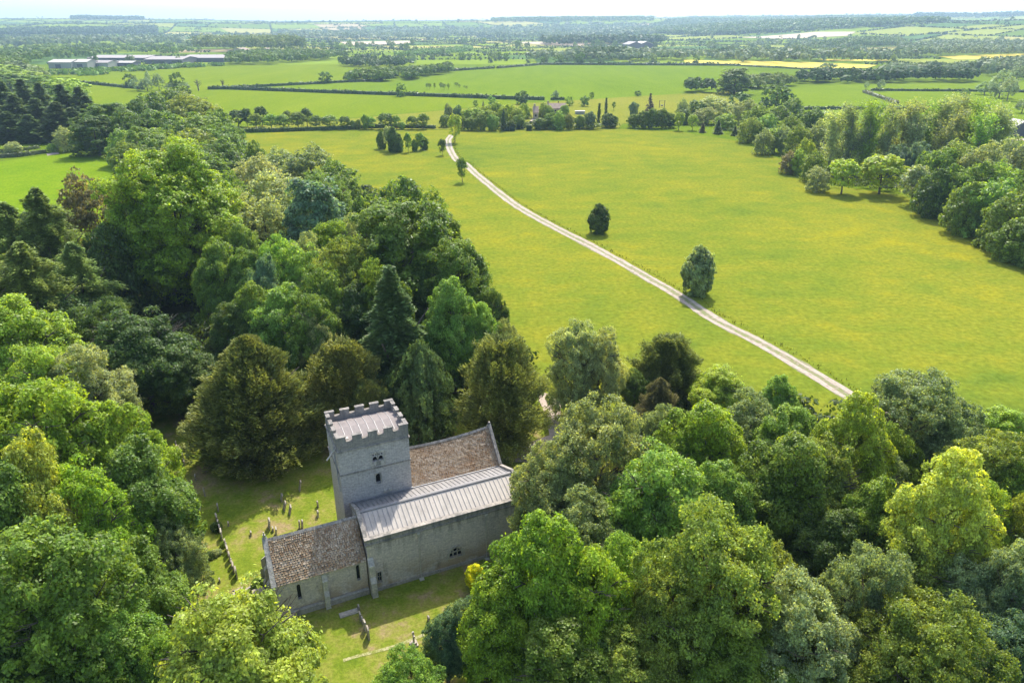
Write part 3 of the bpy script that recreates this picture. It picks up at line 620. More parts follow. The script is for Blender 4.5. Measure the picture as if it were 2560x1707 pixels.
for a in [('airy2', 1370, 930, 250, 15, 'grey'), ('airy', 1270, 1010, 200, 13, 'grey'), ('round', 1605, 925, 190, 13, 'maple'), ('airy', 1720, 905, 170, 11, 'grey'), ('airy', 1500, 930, 130, 11, 'grey'),
          ('round2', 1500, 1030, 270, 14, 'ash'), ('round', 1640, 1060, 170, 12, 'ash'), ('round', 1940, 915, 180, 15, 'lime'), ('round', 1810, 935, 180, 12, 'ash'), ('round', 1800, 1000, 220, 14, 'mid'), ('round2', 1880, 1020, 190, 13, 'olive'),
          ('airy2', 2085, 850, 240, 13, 'grey'), ('airy', 2180, 930, 160, 11, 'grey'), ('round', 2300, 935, 180, 9, 'lime'), ('airy', 2260, 985, 220, 12, 'olive'), ('round', 2140, 1055, 240, 17, 'yellow'), ('round2', 2210, 1110, 180, 13, 'lime'),
          ('airy', 2330, 1030, 150, 12, 'mid'), ('airy', 2330, 1130, 150, 13, 'olive'), ('round', 1235, 1192, 260, 15, 'maple'), ('round2', 1340, 1270, 240, 13, 'maple'), ('round', 1160, 1330, 200, 11, 'maple'), ('round', 1290, 1400, 260, 10, 'mid'),
          ('airy2', 1640, 1180, 330, 16, 'olive'), ('airy', 1750, 1260, 260, 13, 'olive'), ('airy', 1540, 1290, 240, 13, 'olive'), ('airy', 1830, 1330, 260, 13, 'pale'), ('airy2', 1980, 1260, 220, 13, 'grey'),
          ('airy2', 2110, 1370, 300, 13, 'olive'), ('airy', 1960, 1420, 260, 10, 'olive'), ('round2', 2300, 1270, 200, 13, 'grey'), ('airy', 2280, 1400, 240, 11, 'blue'), ('round', 1990, 1120, 160, 12, 'mid'), ('round', 1900, 1180, 180, 10, 'dark'), ('airy', 1350, 1130, 200, 11, 'grey'),
          ('airy', 1450, 1440, 240, 9, 'olive'), ('round', 1700, 1440, 240, 10, 'mid'), ('airy', 1440, 1230, 180, 11, 'ash'), ('round2', 2090, 1250, 200, 11, 'olive'), ('airy', 2000, 1010, 150, 10, 'grey'), ('airy', 1240, 1110, 120, 9, 'grey'), ('airy', 2040, 970, 140, 10, 'mid'),
          ('airy', 2150, 1500, 250, 9, 'olive'), ('round', 2200, 1300, 170, 11, 'grey')]:
    T(*a, z)
T('airy', 1075, 1362, 150, 8, 'blue', 'in front of the nave beside the golden shrub'); T('airy', 1150, 1275, 70, 7, 'blue', 'in front of the nave beside the golden shrub'); T('airy', 1025, 1400, 120, 7, 'blue', 'in front of the nave beside the golden shrub')
T('airy', 940, 1490, 190, 7, 'ash', 'at the bottom edge on the churchyard lawn', adj='low grey-green tree')
T('round', 1092, 1298, 50, 1.5, 'gold', 'growing on the lawn by the nave wall', adj='round golden yellow shrub', base=1352, cat='shrub')

z = 'in the wood beyond the bright left field'
for a in [('dome', 255, 240, 110, 16, 'mid'), ('round', 345, 218, 95, 17, 'mid'), ('round2', 405, 205, 95, 17, 'mid'), ('airy', 440, 218, 100, 17, 'olive'), ('round', 500, 255, 75, 14, 'mid'), ('airy', 300, 255, 90, 16, 'dark'),
          ('round', 370, 255, 110, 15, 'mid'), ('round2', 450, 265, 110, 15, 'mid'), ('round', 500, 290, 110, 14, 'mid'), ('round', 290, 300, 80, 12, 'ash'), ('round2', 340, 295, 110, 13, 'mid'), ('round', 440, 300, 120, 14, 'olive'), ('round', 500, 325, 110, 13, 'mid'),
          ('airy', 310, 330, 100, 12, 'mid'), ('round', 412, 315, 75, 14, 'lime'), ('round', 360, 320, 90, 12, 'mid'), ('dome', 220, 270, 100, 14, 'dark'), ('round', 530, 285, 60, 12, 'mid'), ('airy', 380, 350, 100, 11, 'brown'), ('airy', 460, 345, 110, 12, 'mid')]:
    T(*a, z)
z = 'in the dark conifer stand at the upper left'
for a in [(15, 192, 60, 22), (60, 188, 60, 22), (100, 196, 55, 21), (150, 200, 60, 21), (190, 205, 60, 20), (205, 225, 60, 17), (40, 222, 70, 18), (90, 230, 70, 16.5), (135, 238, 70, 15.5), (-15, 230, 70, 17), (170, 250, 60, 13.5), (20, 260, 60, 12), (70, 266, 60, 11)]:
    T('spruce', *a, 'spruce', z)
z = 'on the slope behind the dark conifer stand'
for a in [('round', 10, 150, 60, 12, 'lime'), ('round2', 50, 165, 80, 12, 'lime'), ('round', 100, 175, 90, 12, 'mid'), ('round', 150, 182, 70, 12, 'lime'), ('round', 20, 170, 70, 12, 'mid'), ('round2', 175, 195, 50, 12, 'lime'), ('airy', 30, 142, 60, 12, 'grey'), ('airy', 80, 155, 50, 14, 'grey'), ('round', -20, 160, 80, 12, 'mid')]:
    T(*a, z)
T('airy', 156, 293, 55, 7, 'pale', 'at the top edge of the bright left field', base=348, adj='pale round willow bush', name='willow_bush', cat='bush'); T('round', 33, 326, 42, 3, 'pale', 'beside the clipped hedges at the left edge', base=350, adj='small pale round bush', name='willow_bush', cat='bush'); T('round', 122, 330, 28, 3, 'ash', 'beside the pale round willow bush', base=350, adj='low rounded bush', name='willow_bush', cat='bush')

# meadow trees
z = 'standing in the buttercup meadow'
T('bush', 1375, 470, 54, 6, 'dark', z, base=536, adj='dark green round-topped tree'); T('bush', 1600, 568, 82, 7, 'grey', z, base=676, adj='bushy grey-green tree')
T('stem', 1062, 362, 26, 8, 'mid', 'left of the curving track', base=419); T('stem', 1016, 319, 20, 8, 'dark', 'left of the curving track', base=357); T('stem', 1045, 263, 34, 9, 'lime', 'where the track enters the meadow', base=328, adj='fresh yellow-green young tree')
z = 'in the fenced copse on the meadow'
for x, t, b, w, c, s_ in [(878, 300, 342, 28, 'mid', 'oval'), (905, 293, 350, 36, 'dark', 'round'), (893, 290, 345, 26, 'pale', 'airy'), (918, 311, 349, 24, 'mid', 'round'), (938, 305, 350, 20, 'ash', 'airy'), (953, 320, 348, 18, 'mid', 'round'), (966, 305, 346, 24, 'ash', 'airy'), (975, 315, 344, 24, 'mid', 'round')]:
    T('stem' if s_ == 'airy' else 'bush', x, t, w * .95, 8, c, z, base=b)
# meadow belt at the right
for x, t, b, w, c, s_ in [(1932, 366, 446, 68, 'lime', 'stem'), (2019, 356, 446, 96, 'lime', 'stem'), (2091, 379, 470, 64, 'pale', 'stem'), (1778, 294, 351, 42, 'lime', 'stem'), (1558, 258, 300, 24, 'lime', 'stem'), (1590, 264, 300, 24, 'lime', 'stem')]:
    T(s_, x, t, w * 1.08, 8, c, 'standing clear along the right meadow edge', base=b)
for x, t, b, w, c in [(1613, 282, 305, 17, 'brown'), (1648, 275, 308, 24, 'grey'), (1687, 290, 312, 20, 'larch'), (1722, 300, 322, 18, 'lime')]:
    T('cone', x, t, w, 5, c, 'of the small cones along the right meadow edge', base=b, adj=('brown' if c == 'brown' else 'green') + ' young conifer', name='young_conifer')
z = 'in the belt of trees right of the meadow'
for a in [('dome', 1690, 160, 88, 17, 'mid'), ('round2', 1785, 198, 88, 15, 'dark'), ('round', 1600, 232, 60, 9, 'mid'), ('airy', 1640, 222, 80, 11, 'pale'), ('round', 1570, 252, 50, 7, 'mid'), ('airy', 1620, 248, 60, 8, 'grey'), ('round', 1668, 262, 55, 7, 'lime'), ('airy', 1710, 232, 70, 12, 'grey'),
          ('airy', 1740, 244, 80, 13, 'mid'), ('round', 1785, 245, 80, 12, 'mid'), ('airy', 1720, 272, 60, 10, 'olive'), ('round', 1760, 265, 70, 11, 'ash'), ('airy', 1815, 268, 70, 12, 'mid'), ('round2', 1865, 252, 66, 12, 'mid'), ('airy', 1755, 300, 50, 9, 'grey'), ('airy', 1800, 292, 60, 10, 'grey'),
          ('airy', 1835, 290, 70, 12, 'mid'), ('airy', 1880, 282, 70, 13, 'grey'), ('round', 1850, 320, 50, 10, 'lime'), ('round', 1835, 345, 45, 8, 'lime'), ('airy', 1815, 350, 50, 7, 'brown'), ('airy', 1870, 350, 60, 9, 'mid'), ('airy', 1880, 385, 60, 7, 'pale'), ('round', 1700, 215, 60, 10, 'dark'), ('round', 1820, 228, 60, 11, 'mid')]:
    T(*a, z)
z = 'in the tall row at the right'
for i, (x, t, w, h) in enumerate([(1915, 262, 62, 18), (1955, 250, 66, 20), (2000, 243, 64, 21), (2040, 250, 60, 20), (2078, 243, 64, 21), (2118, 246, 62, 20), (2155, 232, 66, 22), (2195, 228, 68, 22), (2235, 236, 64, 21), (2272, 250, 62, 20), (2300, 266, 58, 18), (1985, 268, 56, 17), (2100, 268, 60, 18), (2180, 262, 62, 19), (2250, 272, 60, 18)]):
    T(['poplar', 'poplar2'][i % 2], x, t - 7, w * 1.1, h + 2, ['pale', 'grey', 'ash'][i % 3], z, adj='tall open grey-green poplar', name='poplar_tree')
z = 'in the dense wood along the right edge'
for a in [('round', 2110, 330, 70, 12, 'blue'), ('round', 2060, 335, 60, 11, 'blue'), ('round2', 2155, 345, 80, 13, 'mid'), ('airy', 2200, 330, 90, 14, 'olive'), ('airy', 2250, 335, 90, 15, 'grey'), ('airy', 2300, 320, 90, 15, 'pale'), ('round', 2340, 340, 90, 14, 'grey'), ('round', 2150, 390, 80, 12, 'dark'),
          ('round2', 2195, 385, 90, 13, 'mid'), ('round', 2240, 375, 90, 14, 'mid'), ('airy', 2290, 375, 100, 14, 'ash'), ('round', 2340, 395, 100, 14, 'mid'), ('round', 2225, 420, 90, 12, 'mid'), ('round2', 2275, 415, 110, 13, 'ash'), ('round', 2330, 440, 110, 13, 'mid'), ('round', 2350, 500, 110, 9, 'mid'), ('round', 2400, 400, 110, 14, 'mid'), ('round', 2410, 470, 110, 13, 'mid')]:
    T(*a, z)
T('round', 2348, 505, 105, 9, 'mid', 'at the right edge in front of the wood', base=598, adj='big rounded green tree')

# avenue of small trees behind the far meadow hedge
for X, t, w in [(105, 168, 100), (155, 158, 50), (205, 188, 78), (240, 148, 70), (290, 190, 84), (360, 192, 76), (385, 172, 52), (440, 180, 86), (490, 158, 68), (540, 198, 70), (620, 198, 84), (700, 203, 62), (745, 226, 34), (775, 222, 34), (815, 192, 44), (850, 208, 48), (928, 186, 86), (990, 198, 48), (1020, 236, 40), (1075, 202, 58), (1138, 188, 66)]:
    u, v = Z7(X, t); b = Z7(X, 262 if t < 180 else 277)[1]
    tree('stem' if w > 45 else 'oval', u, v, w / 2.24 * 1.12, 8, 'dark' if t < 180 else ('mid' if w % 4 else 'ash'), 'in the row behind the far meadow hedge', base=b, adj='small round-headed tree')

# garden trees round the stone house
def G(sp, X, t, w, b, c, zone='in the garden round the stone house', **k):
    if sp in ('round', 'round2') and (X + t) % 5 < 3 or 'clump' in zone and sp == 'round2': sp = 'oval'; w *= 1.15
    t += (X * 7 + b) % 13 * 2 - 14
    u, v = ZA(X, t); tree(sp, u, v, w / 3.92, 8, c, zone, base=ZA(X, b)[1], **k)
for a in [('round', 100, 118, 110, 300, 'blue'), ('round', 5, 108, 100, 300, 'grey'), ('round', 200, 165, 130, 310, 'lime'), ('round2', 280, 145, 150, 300, 'lime'), ('round2', 380, 118, 160, 290, 'lime'), ('round', 480, 100, 150, 285, 'lime'), ('round2', 600, 128, 150, 300, 'lime'), ('round', 690, 165, 130, 320, 'lime'), ('round', 745, 118, 150, 262, 'lime'),
          ('round2', 230, 240, 130, 378, 'mid'), ('round', 320, 222, 130, 378, 'mid'), ('round', 440, 235, 120, 380, 'ash'), ('cone', 545, 188, 90, 384, 'spruce'), ('round', 625, 270, 85, 380, 'dark'), ('round', 690, 230, 120, 360, 'mid'), ('round', 945, 118, 150, 250, 'lime'), ('round', 1000, 150, 90, 262, 'mid'), ('round', 1140, 140, 90, 250, 'ash'), ('cone', 1080, 104, 50, 190, 'copper'),
          ('round2', 900, 245, 140, 368, 'mid'), ('round', 1000, 210, 130, 362, 'mid'), ('round', 1090, 188, 150, 370, 'ash'), ('round', 1185, 215, 90, 370, 'olive'), ('round2', 1290, 235, 120, 360, 'mid'), ('round', 1390, 205, 110, 360, 'blue'), ('column', 1475, 112, 48, 330, 'spruce'), ('column', 1545, 72, 40, 235, 'spruce'), ('round2', 1560, 200, 130, 350, 'dark'), ('round', 1620, 240, 80, 350, 'mid'),
          ('round', 400, 170, 150, 330, 'lime'), ('round', 540, 160, 120, 330, 'lime'), ('round', -20, 220, 120, 345, 'mid'), ('round', 150, 240, 90, 375, 'mid')]:
    G(*a)
for a in [('round', 270, 78, 54, 146, 'mid'), ('cone', 345, 98, 34, 160, 'copper'), ('round', 430, 52, 76, 136, 'ash'), ('round', 722, -2, 132, 122, 'dark'), ('airy', 1050, -10, 90, 78, 'grey'), ('round', 1190, 48, 92, 136, 'lime'), ('round2', 1335, 34, 108, 142, 'mid'), ('round', 1410, -2, 56, 70, 'mid'), ('round', 1860, -22, 76, 44, 'dark'), ('stem', 1623, 108, 44, 185, 'mid')]:
    G(*a, zone='beyond the stone house garden')
for a in [('oval', 1815, 92, 110, 240, 'blue'), ('cone', 1975, 28, 104, 190, 'copper'), ('oval', 1810, 215, 130, 352, 'mid'), ('round2', 1900, 190, 150, 355, 'mid'), ('round', 2000, 170, 150, 355, 'mid'), ('oval', 2095, 165, 150, 355, 'mid'), ('round', 2180, 200, 120, 352, 'dark'), ('airy', 2290, 80, 150, 300, 'grey')]:
    G(*a, zone='in the clump beside the garden gap')
# trees out in the middle fields
def F3(sp, X, t, w, b, c, Z=ZN3, zone='standing in the middle distance fields', **k):
    if sp == 'round' and w < 90: sp = 'oval'
    u, v = Z(X, t); tree(sp, u, v, w / 2.735, 8, c, zone, base=Z(X, b)[1], **k)
F3('round', 418, 570, 80, 662, 'mid', adj='lone spreading oak', zone='on the long hedge left of centre')
F3('round', 2227, 490, 100, 572, 'mid', ZN2, zone='on the upper hedge near the top left', adj='lone round oak')
z = 'in the field clump at the upper left'
for a in [('round', 898, 505, 95, 600, 'dark'), ('airy', 945, 540, 110, 622, 'grey'), ('airy', 1010, 535, 110, 625, 'grey'), ('airy', 1090, 505, 90, 620, 'grey'), ('round', 1220, 495, 110, 622, 'mid'), ('airy', 1170, 560, 90, 625, 'grey'), ('airy', 1265, 560, 90, 628, 'grey'), ('airy', 1020, 480, 50, 610, 'pale')]:
    F3(*a, Z=ZN2, zone=z)
z = 'in the young planting on the green field'
for X, t, w, b in [(595, 570, 26, 610), (613, 570, 26, 612), (648, 568, 22, 614), (690, 565, 28, 612), (712, 572, 34, 616), (742, 572, 28, 616), (795, 565, 34, 595), (817, 578, 22, 603), (850, 586, 14, 602), (867, 588, 20, 612)]:
    F3('stem', X, t, w, b, 'olive', zone=z, adj='small bushy tree')
z = 'on the hedged pastures at top centre'
for X, t, w, b, c in [(565, 362, 34, 410, 'grey'), (628, 365, 40, 410, 'grey'), (506, 346, 20, 372, 'mid'), (835, 355, 60, 412, 'mid'), (883, 360, 36, 412, 'grey'), (925, 365, 14, 412, 'mid'), (960, 385, 14, 416, 'mid'), (990, 347, 30, 378, 'dark'), (1030, 350, 44, 432, 'grey'), (1062, 348, 40, 418, 'grey'), (1092, 352, 34, 416, 'mid'), (1135, 362, 40, 418, 'mid'), (1288, 382, 38, 434, 'grey'), (1385, 385, 40, 434, 'mid'), (1410, 365, 36, 430, 'grey'), (1495, 372, 80, 440, 'mid'), (1640, 358, 76, 442, 'mid'), (1785, 392, 34, 442, 'grey'), (2140, 365, 60, 440, 'grey'), (468, 382, 28, 420, 'mid')]:
    F3('round', X, t, w, b, c, zone=z)
z = 'beyond the right-hand poplars'
for X, t, w, b, c in [(2180, 480, 160, 670, 'pale'), (2235, 530, 130, 690, 'pale'), (2080, 560, 130, 650, 'grey'), (2150, 560, 110, 670, 'pale'), (1270, 560, 36, 615, 'pale'), (1365, 545, 60, 625, 'pale'), (2335, 680, 120, 775, 'grey'), (1940, 612, 70, 670, 'mid'), (2300, 450, 110, 545, 'grey')]:
    F3('airy', X, t, w, b, c, Z=ZN4, zone=z, adj=None)
for X, t, w, b, c in [(1005, 432, 140, 508, 'grey'), (395, 488, 0, 0, 0)][:1]:
    F3('round', X, t, w, b, c, Z=ZN4, zone='standing before the yellow rapeseed field', adj='big rounded grey-green tree')
# bare dead trees beside the hedge
def dead(X, t, b, lab):
    u, v = ZN2(X, t); p = gp(u, ZN2(X, b)[1]); h = hts(p[1], v); m = MB(); rr = random.Random(X)
    m.tube([(0, 0, 0), (0, 0, h * .4), (rr.uniform(-.5, .5), 0, h)], [.5, .4, .1], 5)
    for i in range(12):
        a = i * 2.4; z0 = h * rr.uniform(.3, .7); l = h * rr.uniform(.25, .42)
        m.tube([(0, 0, z0), (math.cos(a) * l * .6, math.sin(a) * l * .6, z0 + l * .4), (math.cos(a) * l, math.sin(a) * l, z0 + l * rr.uniform(.3, 1))], [.22, .16, .06], 4)
    o = m.build('dead_tree', M_bark); o.location = (*p, 0); tag(o, lab, 'tree', 'bare dead trees by the hedge')
dead(1358, 540, 622, 'bare dead tree left of the two, beside the field clump'); dead(1526, 540, 600, 'bare dead tree right of the two, on the hedge end')
# ------------------------------------------------------------------ hedges
M_hedge = leaf_mat('hedge_leaves', 0.2, 0.2, 0.35, 0.3)
def hedge_quads(P, w, h, dens, leaf, rng, zf=None):
    """leaf quads over a hedge of ground points P (n,2)"""
    out = []
    for i in range(len(P) - 1):
        a = np.array(P[i][:2], float); b = np.array(P[i + 1][:2], float); L = np.hypot(*(b - a))
        if L < .1: continue
        n = max(3, int(L * dens)); s = np.array([-(b - a)[1], (b - a)[0]]) / L
        t = rng.random(n); th = rng.uniform(-.1, math.pi + .1, n)
        wob = 1 + .14 * np.sin(t * L * .35 + i) + .1 * rng.standard_normal(n)
        off = np.cos(th) * w / 2 * wob; zz = (0.12 + 0.88 * np.sin(np.clip(th, 0, math.pi)) ** .6) * h * wob * rng.uniform(.85, 1.05, n)
        low = rng.random(n) < .4; zz[low] *= rng.random(low.sum())
        xy = a + (b - a) * t[:, None] + s * off[:, None]
        z0 = np.zeros(n) if zf is None else zf(xy[:, 0], xy[:, 1])
        Pp = np.column_stack([xy, zz + z0]); Nn = unit(np.column_stack([s[0] * np.cos(th), s[1] * np.cos(th), np.sin(th) + .2]) + rng.normal(size=(n, 3)) * .45)
        out.append(leafquads(Pp, Nn, leaf * rng.uniform(.7, 1.3, n), rng))
    return np.concatenate(out)
def hedge(pts, w, h, label, colour=(0.07, 0.115, 0.03), Z=None, leaf=None, grp=None):
    w *= .72; h *= .68; P = [gp(*(Z(*p) if Z else vp(*p))) for p in pts]; d = math.hypot(*P[0]); rng = np.random.default_rng(len(label) + int(d))
    lf = leaf or max(.35, d / 450); dens = 2.2 * (w + 2 * h) / (lf * lf)
    P3 = [Vector((*p, 0)) for p in P]
    PP = [(v.x, v.y) for v in resample(P3, 8)] if len(P3) > 2 else P
    q = hedge_quads(PP, w, h, min(dens, 90), lf, rng)
    core = []                                         # solid twiggy body under the leaves
    for a_, b_ in zip(PP[:-1], PP[1:]):
        a3 = np.array([*a_[:2], 0.]); b3 = np.array([*b_[:2], 0.]); dd = b3 - a3; L_ = np.linalg.norm(dd)
        if L_ < .1: continue
        s_ = np.array([-dd[1], dd[0], 0]) / L_; ha = np.array([0, 0, h * .86]); o1 = s_ * w * .42; o2 = s_ * w * .34
        core += [[a3 - o1, b3 - o1, b3 - o2 + ha, a3 - o2 + ha], [a3 - o2 + ha, b3 - o2 + ha, b3 + o2 + ha, a3 + o2 + ha], [a3 + o2 + ha, b3 + o2 + ha, b3 + o1, a3 + o1]]
    q = np.concatenate([q, np.array(core)])
    o = link('hedge', quads_mesh('hedge', q, [M_hedge])); o.color = (*colour, 1)
    return tag(o, label, 'hedge', grp)
hedge([(553, 305), (600, 304), (700, 301), (800, 297), (900, 294), (1000, 296)], 2.6, 2.6, 'long dark hedge along the far left edge of the buttercup meadow')
hedge([(478, 206), (515, 205.5), (640, 210), (800, 216), (922, 220), (1020, 223.5), (1117, 227), (1250, 231)], 3.5, 3.5, 'long straight hedge crossing the green fields left of the stone house')
hedge([(1265, 230.5), (1296, 230)], 2.5, 2.5, 'short hedge under the bare tree beyond the stone house')
hedge([(530, 204), (620, 199), (740, 193), (795, 190), (880, 187)], 3.5, 3, 'upper hedge beneath the lone round oak at the left')
hedge([(128, 188), (200, 193), (260, 199), (330, 206)], 3.5, 3, 'hedge running left from the field clump')
hedge([(960, 169), (1050, 163), (1135, 158)], 4, 3.5, 'hedge joining the young plantation to the long far hedge')
hedge([(1142, 158), (1230, 151), (1280, 149.5), (1700, 151.5)], 4, 3.5, 'long far hedge closing the large middle field')
hedge([(1815, 253), (1900, 252), (2050, 252), (2150, 254)], 3, 2.6, 'hedge behind the belt right of the meadow')
hedge([(1984, 213), (2010, 222), (2040, 232), (2062, 241)], 3.2, 2.8, 'pale hedge slanting through the right-hand fields', colour=(0.16, 0.18, 0.08))
hedge([(2000, 209), (2100, 210), (2240, 211), (2352, 213), (2500, 215)], 2.5, 2.4, 'thin hedge under the far right willows')
hedge([(1560, 147), (1690, 152), (1830, 159), (1960, 163)], 3, 2, 'far hedge below the yellow rapeseed field')
hedge([(-40, 365), (40, 361), (106, 352)], 2.2, 2.2, 'thick clipped hedge at the left field gateway, nearer one', colour=(0.12, 0.15, 0.06))
hedge([(-40, 352), (30, 350), (90, 341)], 1.8, 1.8, 'thin clipped hedge at the left field gateway, farther one', colour=(0.14, 0.17, 0.07))
hedge([(1532, 289), (1572, 288)], 2.5, 2.5, 'low hedge closing the gap beside the garden')
for k, (X, Y, w) in enumerate([(795, 380, 48), (735, 355, 42), (762, 342, 32), (790, 325, 28), (812, 315, 24), (575, 385, 40), (628, 383, 44), (682, 368, 40)]):
    u, v = ZA(X, Y); p = gp(u, v); R = w / 3.92 / FPX * depth(*p, 0); m = MB(); H_ = R * .95
    rng = np.random.default_rng(k); q = []
    for fc in range(5):
        n = 420; a_ = rng.uniform(-.5, .5, n) * R; b_ = rng.uniform(0, 1, n) * H_; c_ = rng.uniform(-.5, .5, n) * R
        if fc < 4:
            an = fc * math.pi / 2; nrm = np.array([math.cos(an), math.sin(an), 0]); sd_ = np.array([-nrm[1], nrm[0], 0]); Pq = nrm * R / 2 + sd_ * a_[:, None] + np.array([0, 0, 1]) * b_[:, None]
        else: nrm = np.array([0, 0, 1.]); Pq = np.column_stack([a_, c_, np.full(n, H_)])
        q.append(leafquads(Pq, unit(nrm + rng.normal(size=(n, 3)) * .35), .35 * rng.uniform(.7, 1.3, n), rng))
    o = link('clipped_hedge_block', quads_mesh('clipped_hedge_block', np.concatenate(q), [M_hedge])); o.location = (*p, 0); o.color = (0.035, 0.075, 0.03, 1)
    TREES.append((o, 'dark clipped cube hedge', 'on the drive of the stone house', u, p[1])); o['category'] = 'hedge'

# ------------------------------------------------------------------ distant woods and hedgerows (stuff), with the largest hedgerow trees as individuals
rw = np.random.default_rng(55)
def blob_quads(X, Y, Z, R, H, n, rng, tall=False):
    """a small rough crown of n leaf-clump quads at each point, with a few down-facing shadowed sides"""
    m = len(X); i = np.repeat(np.arange(m), n); k = m * n
    d = unit(rng.normal(size=(k, 3))); d[:, 2] = np.where(d[:, 2] < -.3, -d[:, 2], d[:, 2])
    s = rng.uniform(.7, 1.05, (k, 1))
    P = np.column_stack([X[i], Y[i], Z[i] + H[i] * .54]) + d * s * np.column_stack([R[i], R[i], H[i] * .5])
    sz = R[i] * (1.05 if n < 30 else .62) * rng.uniform(.6, 1.2, k)
    return leafquads(P, unit(d + rng.normal(size=(k, 3)) * .35 + np.array([0, 0, .15])), sz, rng)
def fill(poly, spacing, rng):
    P = np.array([(p[0], p[1]) for p in poly]); lo = P.min(0); hi = P.max(0); n = int((hi - lo).prod() / spacing ** 2)
    n = min(n, 60000); X = rng.uniform(lo[0], hi[0], n); Y = rng.uniform(lo[1], hi[1], n); k = in_poly(X, Y, [tuple(p) for p in P]); return X[k], Y[k]
WOODS = []
def wood(pts, h, c, label, dens=1.0, cols=None):
    P = [gph(*vp(*p)) for p in pts]; c0 = np.mean([(p[0], p[1]) for p in P], 0); r = math.hypot(*c0)
    s0 = np.interp(r, [500, 1000, 3000, 8000], [6.5, 8, 12, 20]); sp_ = s0 / dens; X, Y = fill(P, sp_, rw)
    if len(X) == 0: return
    R = min(s0 * (1.1 if dens < .7 else .66), 11) * rw.uniform(.7, 1.3, len(X)); Hh = h * rw.uniform(.7, 1.15, len(X)) * (1 if r < 4000 else 1.15)
    n = 60 if r < 900 else (34 if r < 1800 else (16 if r < 4000 else 9))
    q = blob_quads(X, Y, height(X, Y), R, Hh, n, rw)
    o = link('distant_wood', quads_mesh('distant_wood', q, [M_far])); cc = LC[c] if isinstance(c, str) else c; o.color = (*[v * 1.2 for v in cc], 1)
    tag(o, label, 'wood', kind='stuff'); WOODS.append([(p[0], p[1]) for p in P])
wood([(440, 118), (470, 113), (560, 112), (690, 112), (703, 119), (640, 123), (560, 122)], 24, 'olive', 'tall poplar plantation behind the long grey sheds')
wood([(520, 150), (530, 137), (600, 131), (700, 127), (800, 136), (720, 142), (600, 151)], 11, 'mid', 'green belt of trees right of the grey sheds')
wood([(790, 188), (810, 180), (850, 175), (960, 172), (1030, 162), (1040, 167), (960, 182), (950, 186), (850, 189)], 8, 'mid', 'young plantation beside the upper hedge')
wood([(905, 128), (1080, 110), (1085, 118), (1000, 128)], 5, 'ash', 'pale young planting on the slope at centre left')
wood([(780, 145), (870, 143), (930, 148), (930, 155), (860, 157), (790, 155)], 8, 'dark', 'dark scrub left of the top centre pastures')
wood([(1205, 140), (1300, 132), (1450, 128), (1560, 130), (1700, 134), (1720, 142), (1560, 141), (1400, 146), (1250, 147)], 11, 'grey', 'long belt of grey-green willows above the middle field', .42)
wood([(1320, 134), (1440, 131), (1440, 139), (1330, 143)], 15, 'dark', 'dark stand within the willow belt')
wood([(1240, 100), (1400, 97), (1530, 99), (1520, 104), (1380, 105), (1260, 106)], 18, 'dark', 'dark long wood on the plain at top centre')
wood([(1690, 137), (1860, 133), (2000, 137), (2100, 140), (2000, 147), (1850, 148), (1700, 145)], 14, 'grey', 'pale willow belt above the yellow rapeseed field', .45)
wood([(1830, 193), (1990, 192), (2120, 190), (2125, 183), (1960, 182), (1840, 183)], 9, 'dark', 'thick dark hedge belt in the right-hand fields')
wood([(2135, 191), (2240, 191), (2240, 184), (2140, 182)], 10, 'dark', 'thick dark hedge belt left of the far right willows')
wood([(1700, 200), (1760, 190), (1800, 190), (1830, 196), (1780, 203), (1730, 206)], 8, 'olive', 'light scrub behind the big dark tree right of the meadow')
wood([(1575, 214), (1640, 214), (1650, 203), (1600, 203)], 8, 'dark', 'small dark grove beyond the meadow belt')
wood([(2240, 160), (2352, 150), (2500, 150), (2500, 172), (2352, 180), (2260, 175)], 11, 'grey', 'grey wood at the right edge beyond the willows')
wood([(1980, 175), (2100, 165), (2250, 160), (2250, 168), (2100, 178)], 10, 'grey', 'scattered belt of trees right of the rapeseed field', .5)
wood([(1860, 113), (1960, 98), (2060, 98), (2080, 110), (1980, 112), (1900, 114)], 14, 'mid', 'rounded wood on the lower right hill')
wood([(2060, 118), (2150, 105), (2400, 105), (2400, 130), (2200, 132), (2080, 135)], 14, 'grey', 'sprawling wood on the right-hand slope', .8)
wood([(0, 120), (120, 113), (400, 108), (440, 122), (300, 131), (120, 137), (0, 140), (-150, 140), (-150, 120)], 9, 'mid', 'dense tree cover left of the grey sheds', .3)
wood([(-100, 96), (200, 92), (420, 90), (420, 103), (200, 108), (-100, 112)], 12, 'grey', 'band of trees across the left distance', .28)
wood([(-100, 73), (150, 70), (360, 66), (360, 78), (150, 82), (-100, 84)], 14, 'dark', 'dark woodland under the left skyline', .9)
wood([(120, 140), (70, 150), (60, 170), (-60, 175), (-60, 150), (0, 143)], 13, 'mid', 'wood behind the left slope', .9)
wood([(120, 171), (300, 158), (500, 150), (520, 152), (400, 158), (180, 176)], 3.5, 'ash', 'rough young planting before the grey sheds', .5)
wood([(2100, 36), (2352, 33), (2352, 38), (2100, 41)], 14, 'dark', 'wood on the right skyline')
wood([(1500, 60), (1640, 47), (1850, 43), (2100, 43), (2180, 52), (2050, 62), (1800, 76), (1600, 84), (1500, 78)], 13, 'mid', 'great hillside wood below the right skyline', .95)
wood([(1050, 70), (1250, 60), (1500, 57), (1520, 80), (1300, 88), (1100, 88)], 15, 'grey', 'hillside woods below the centre skyline', .33)
wood([(640, 75), (900, 66), (1060, 64), (1080, 86), (900, 90), (660, 90)], 13, 'grey', 'tree-lined slopes below the left centre skyline', .3)
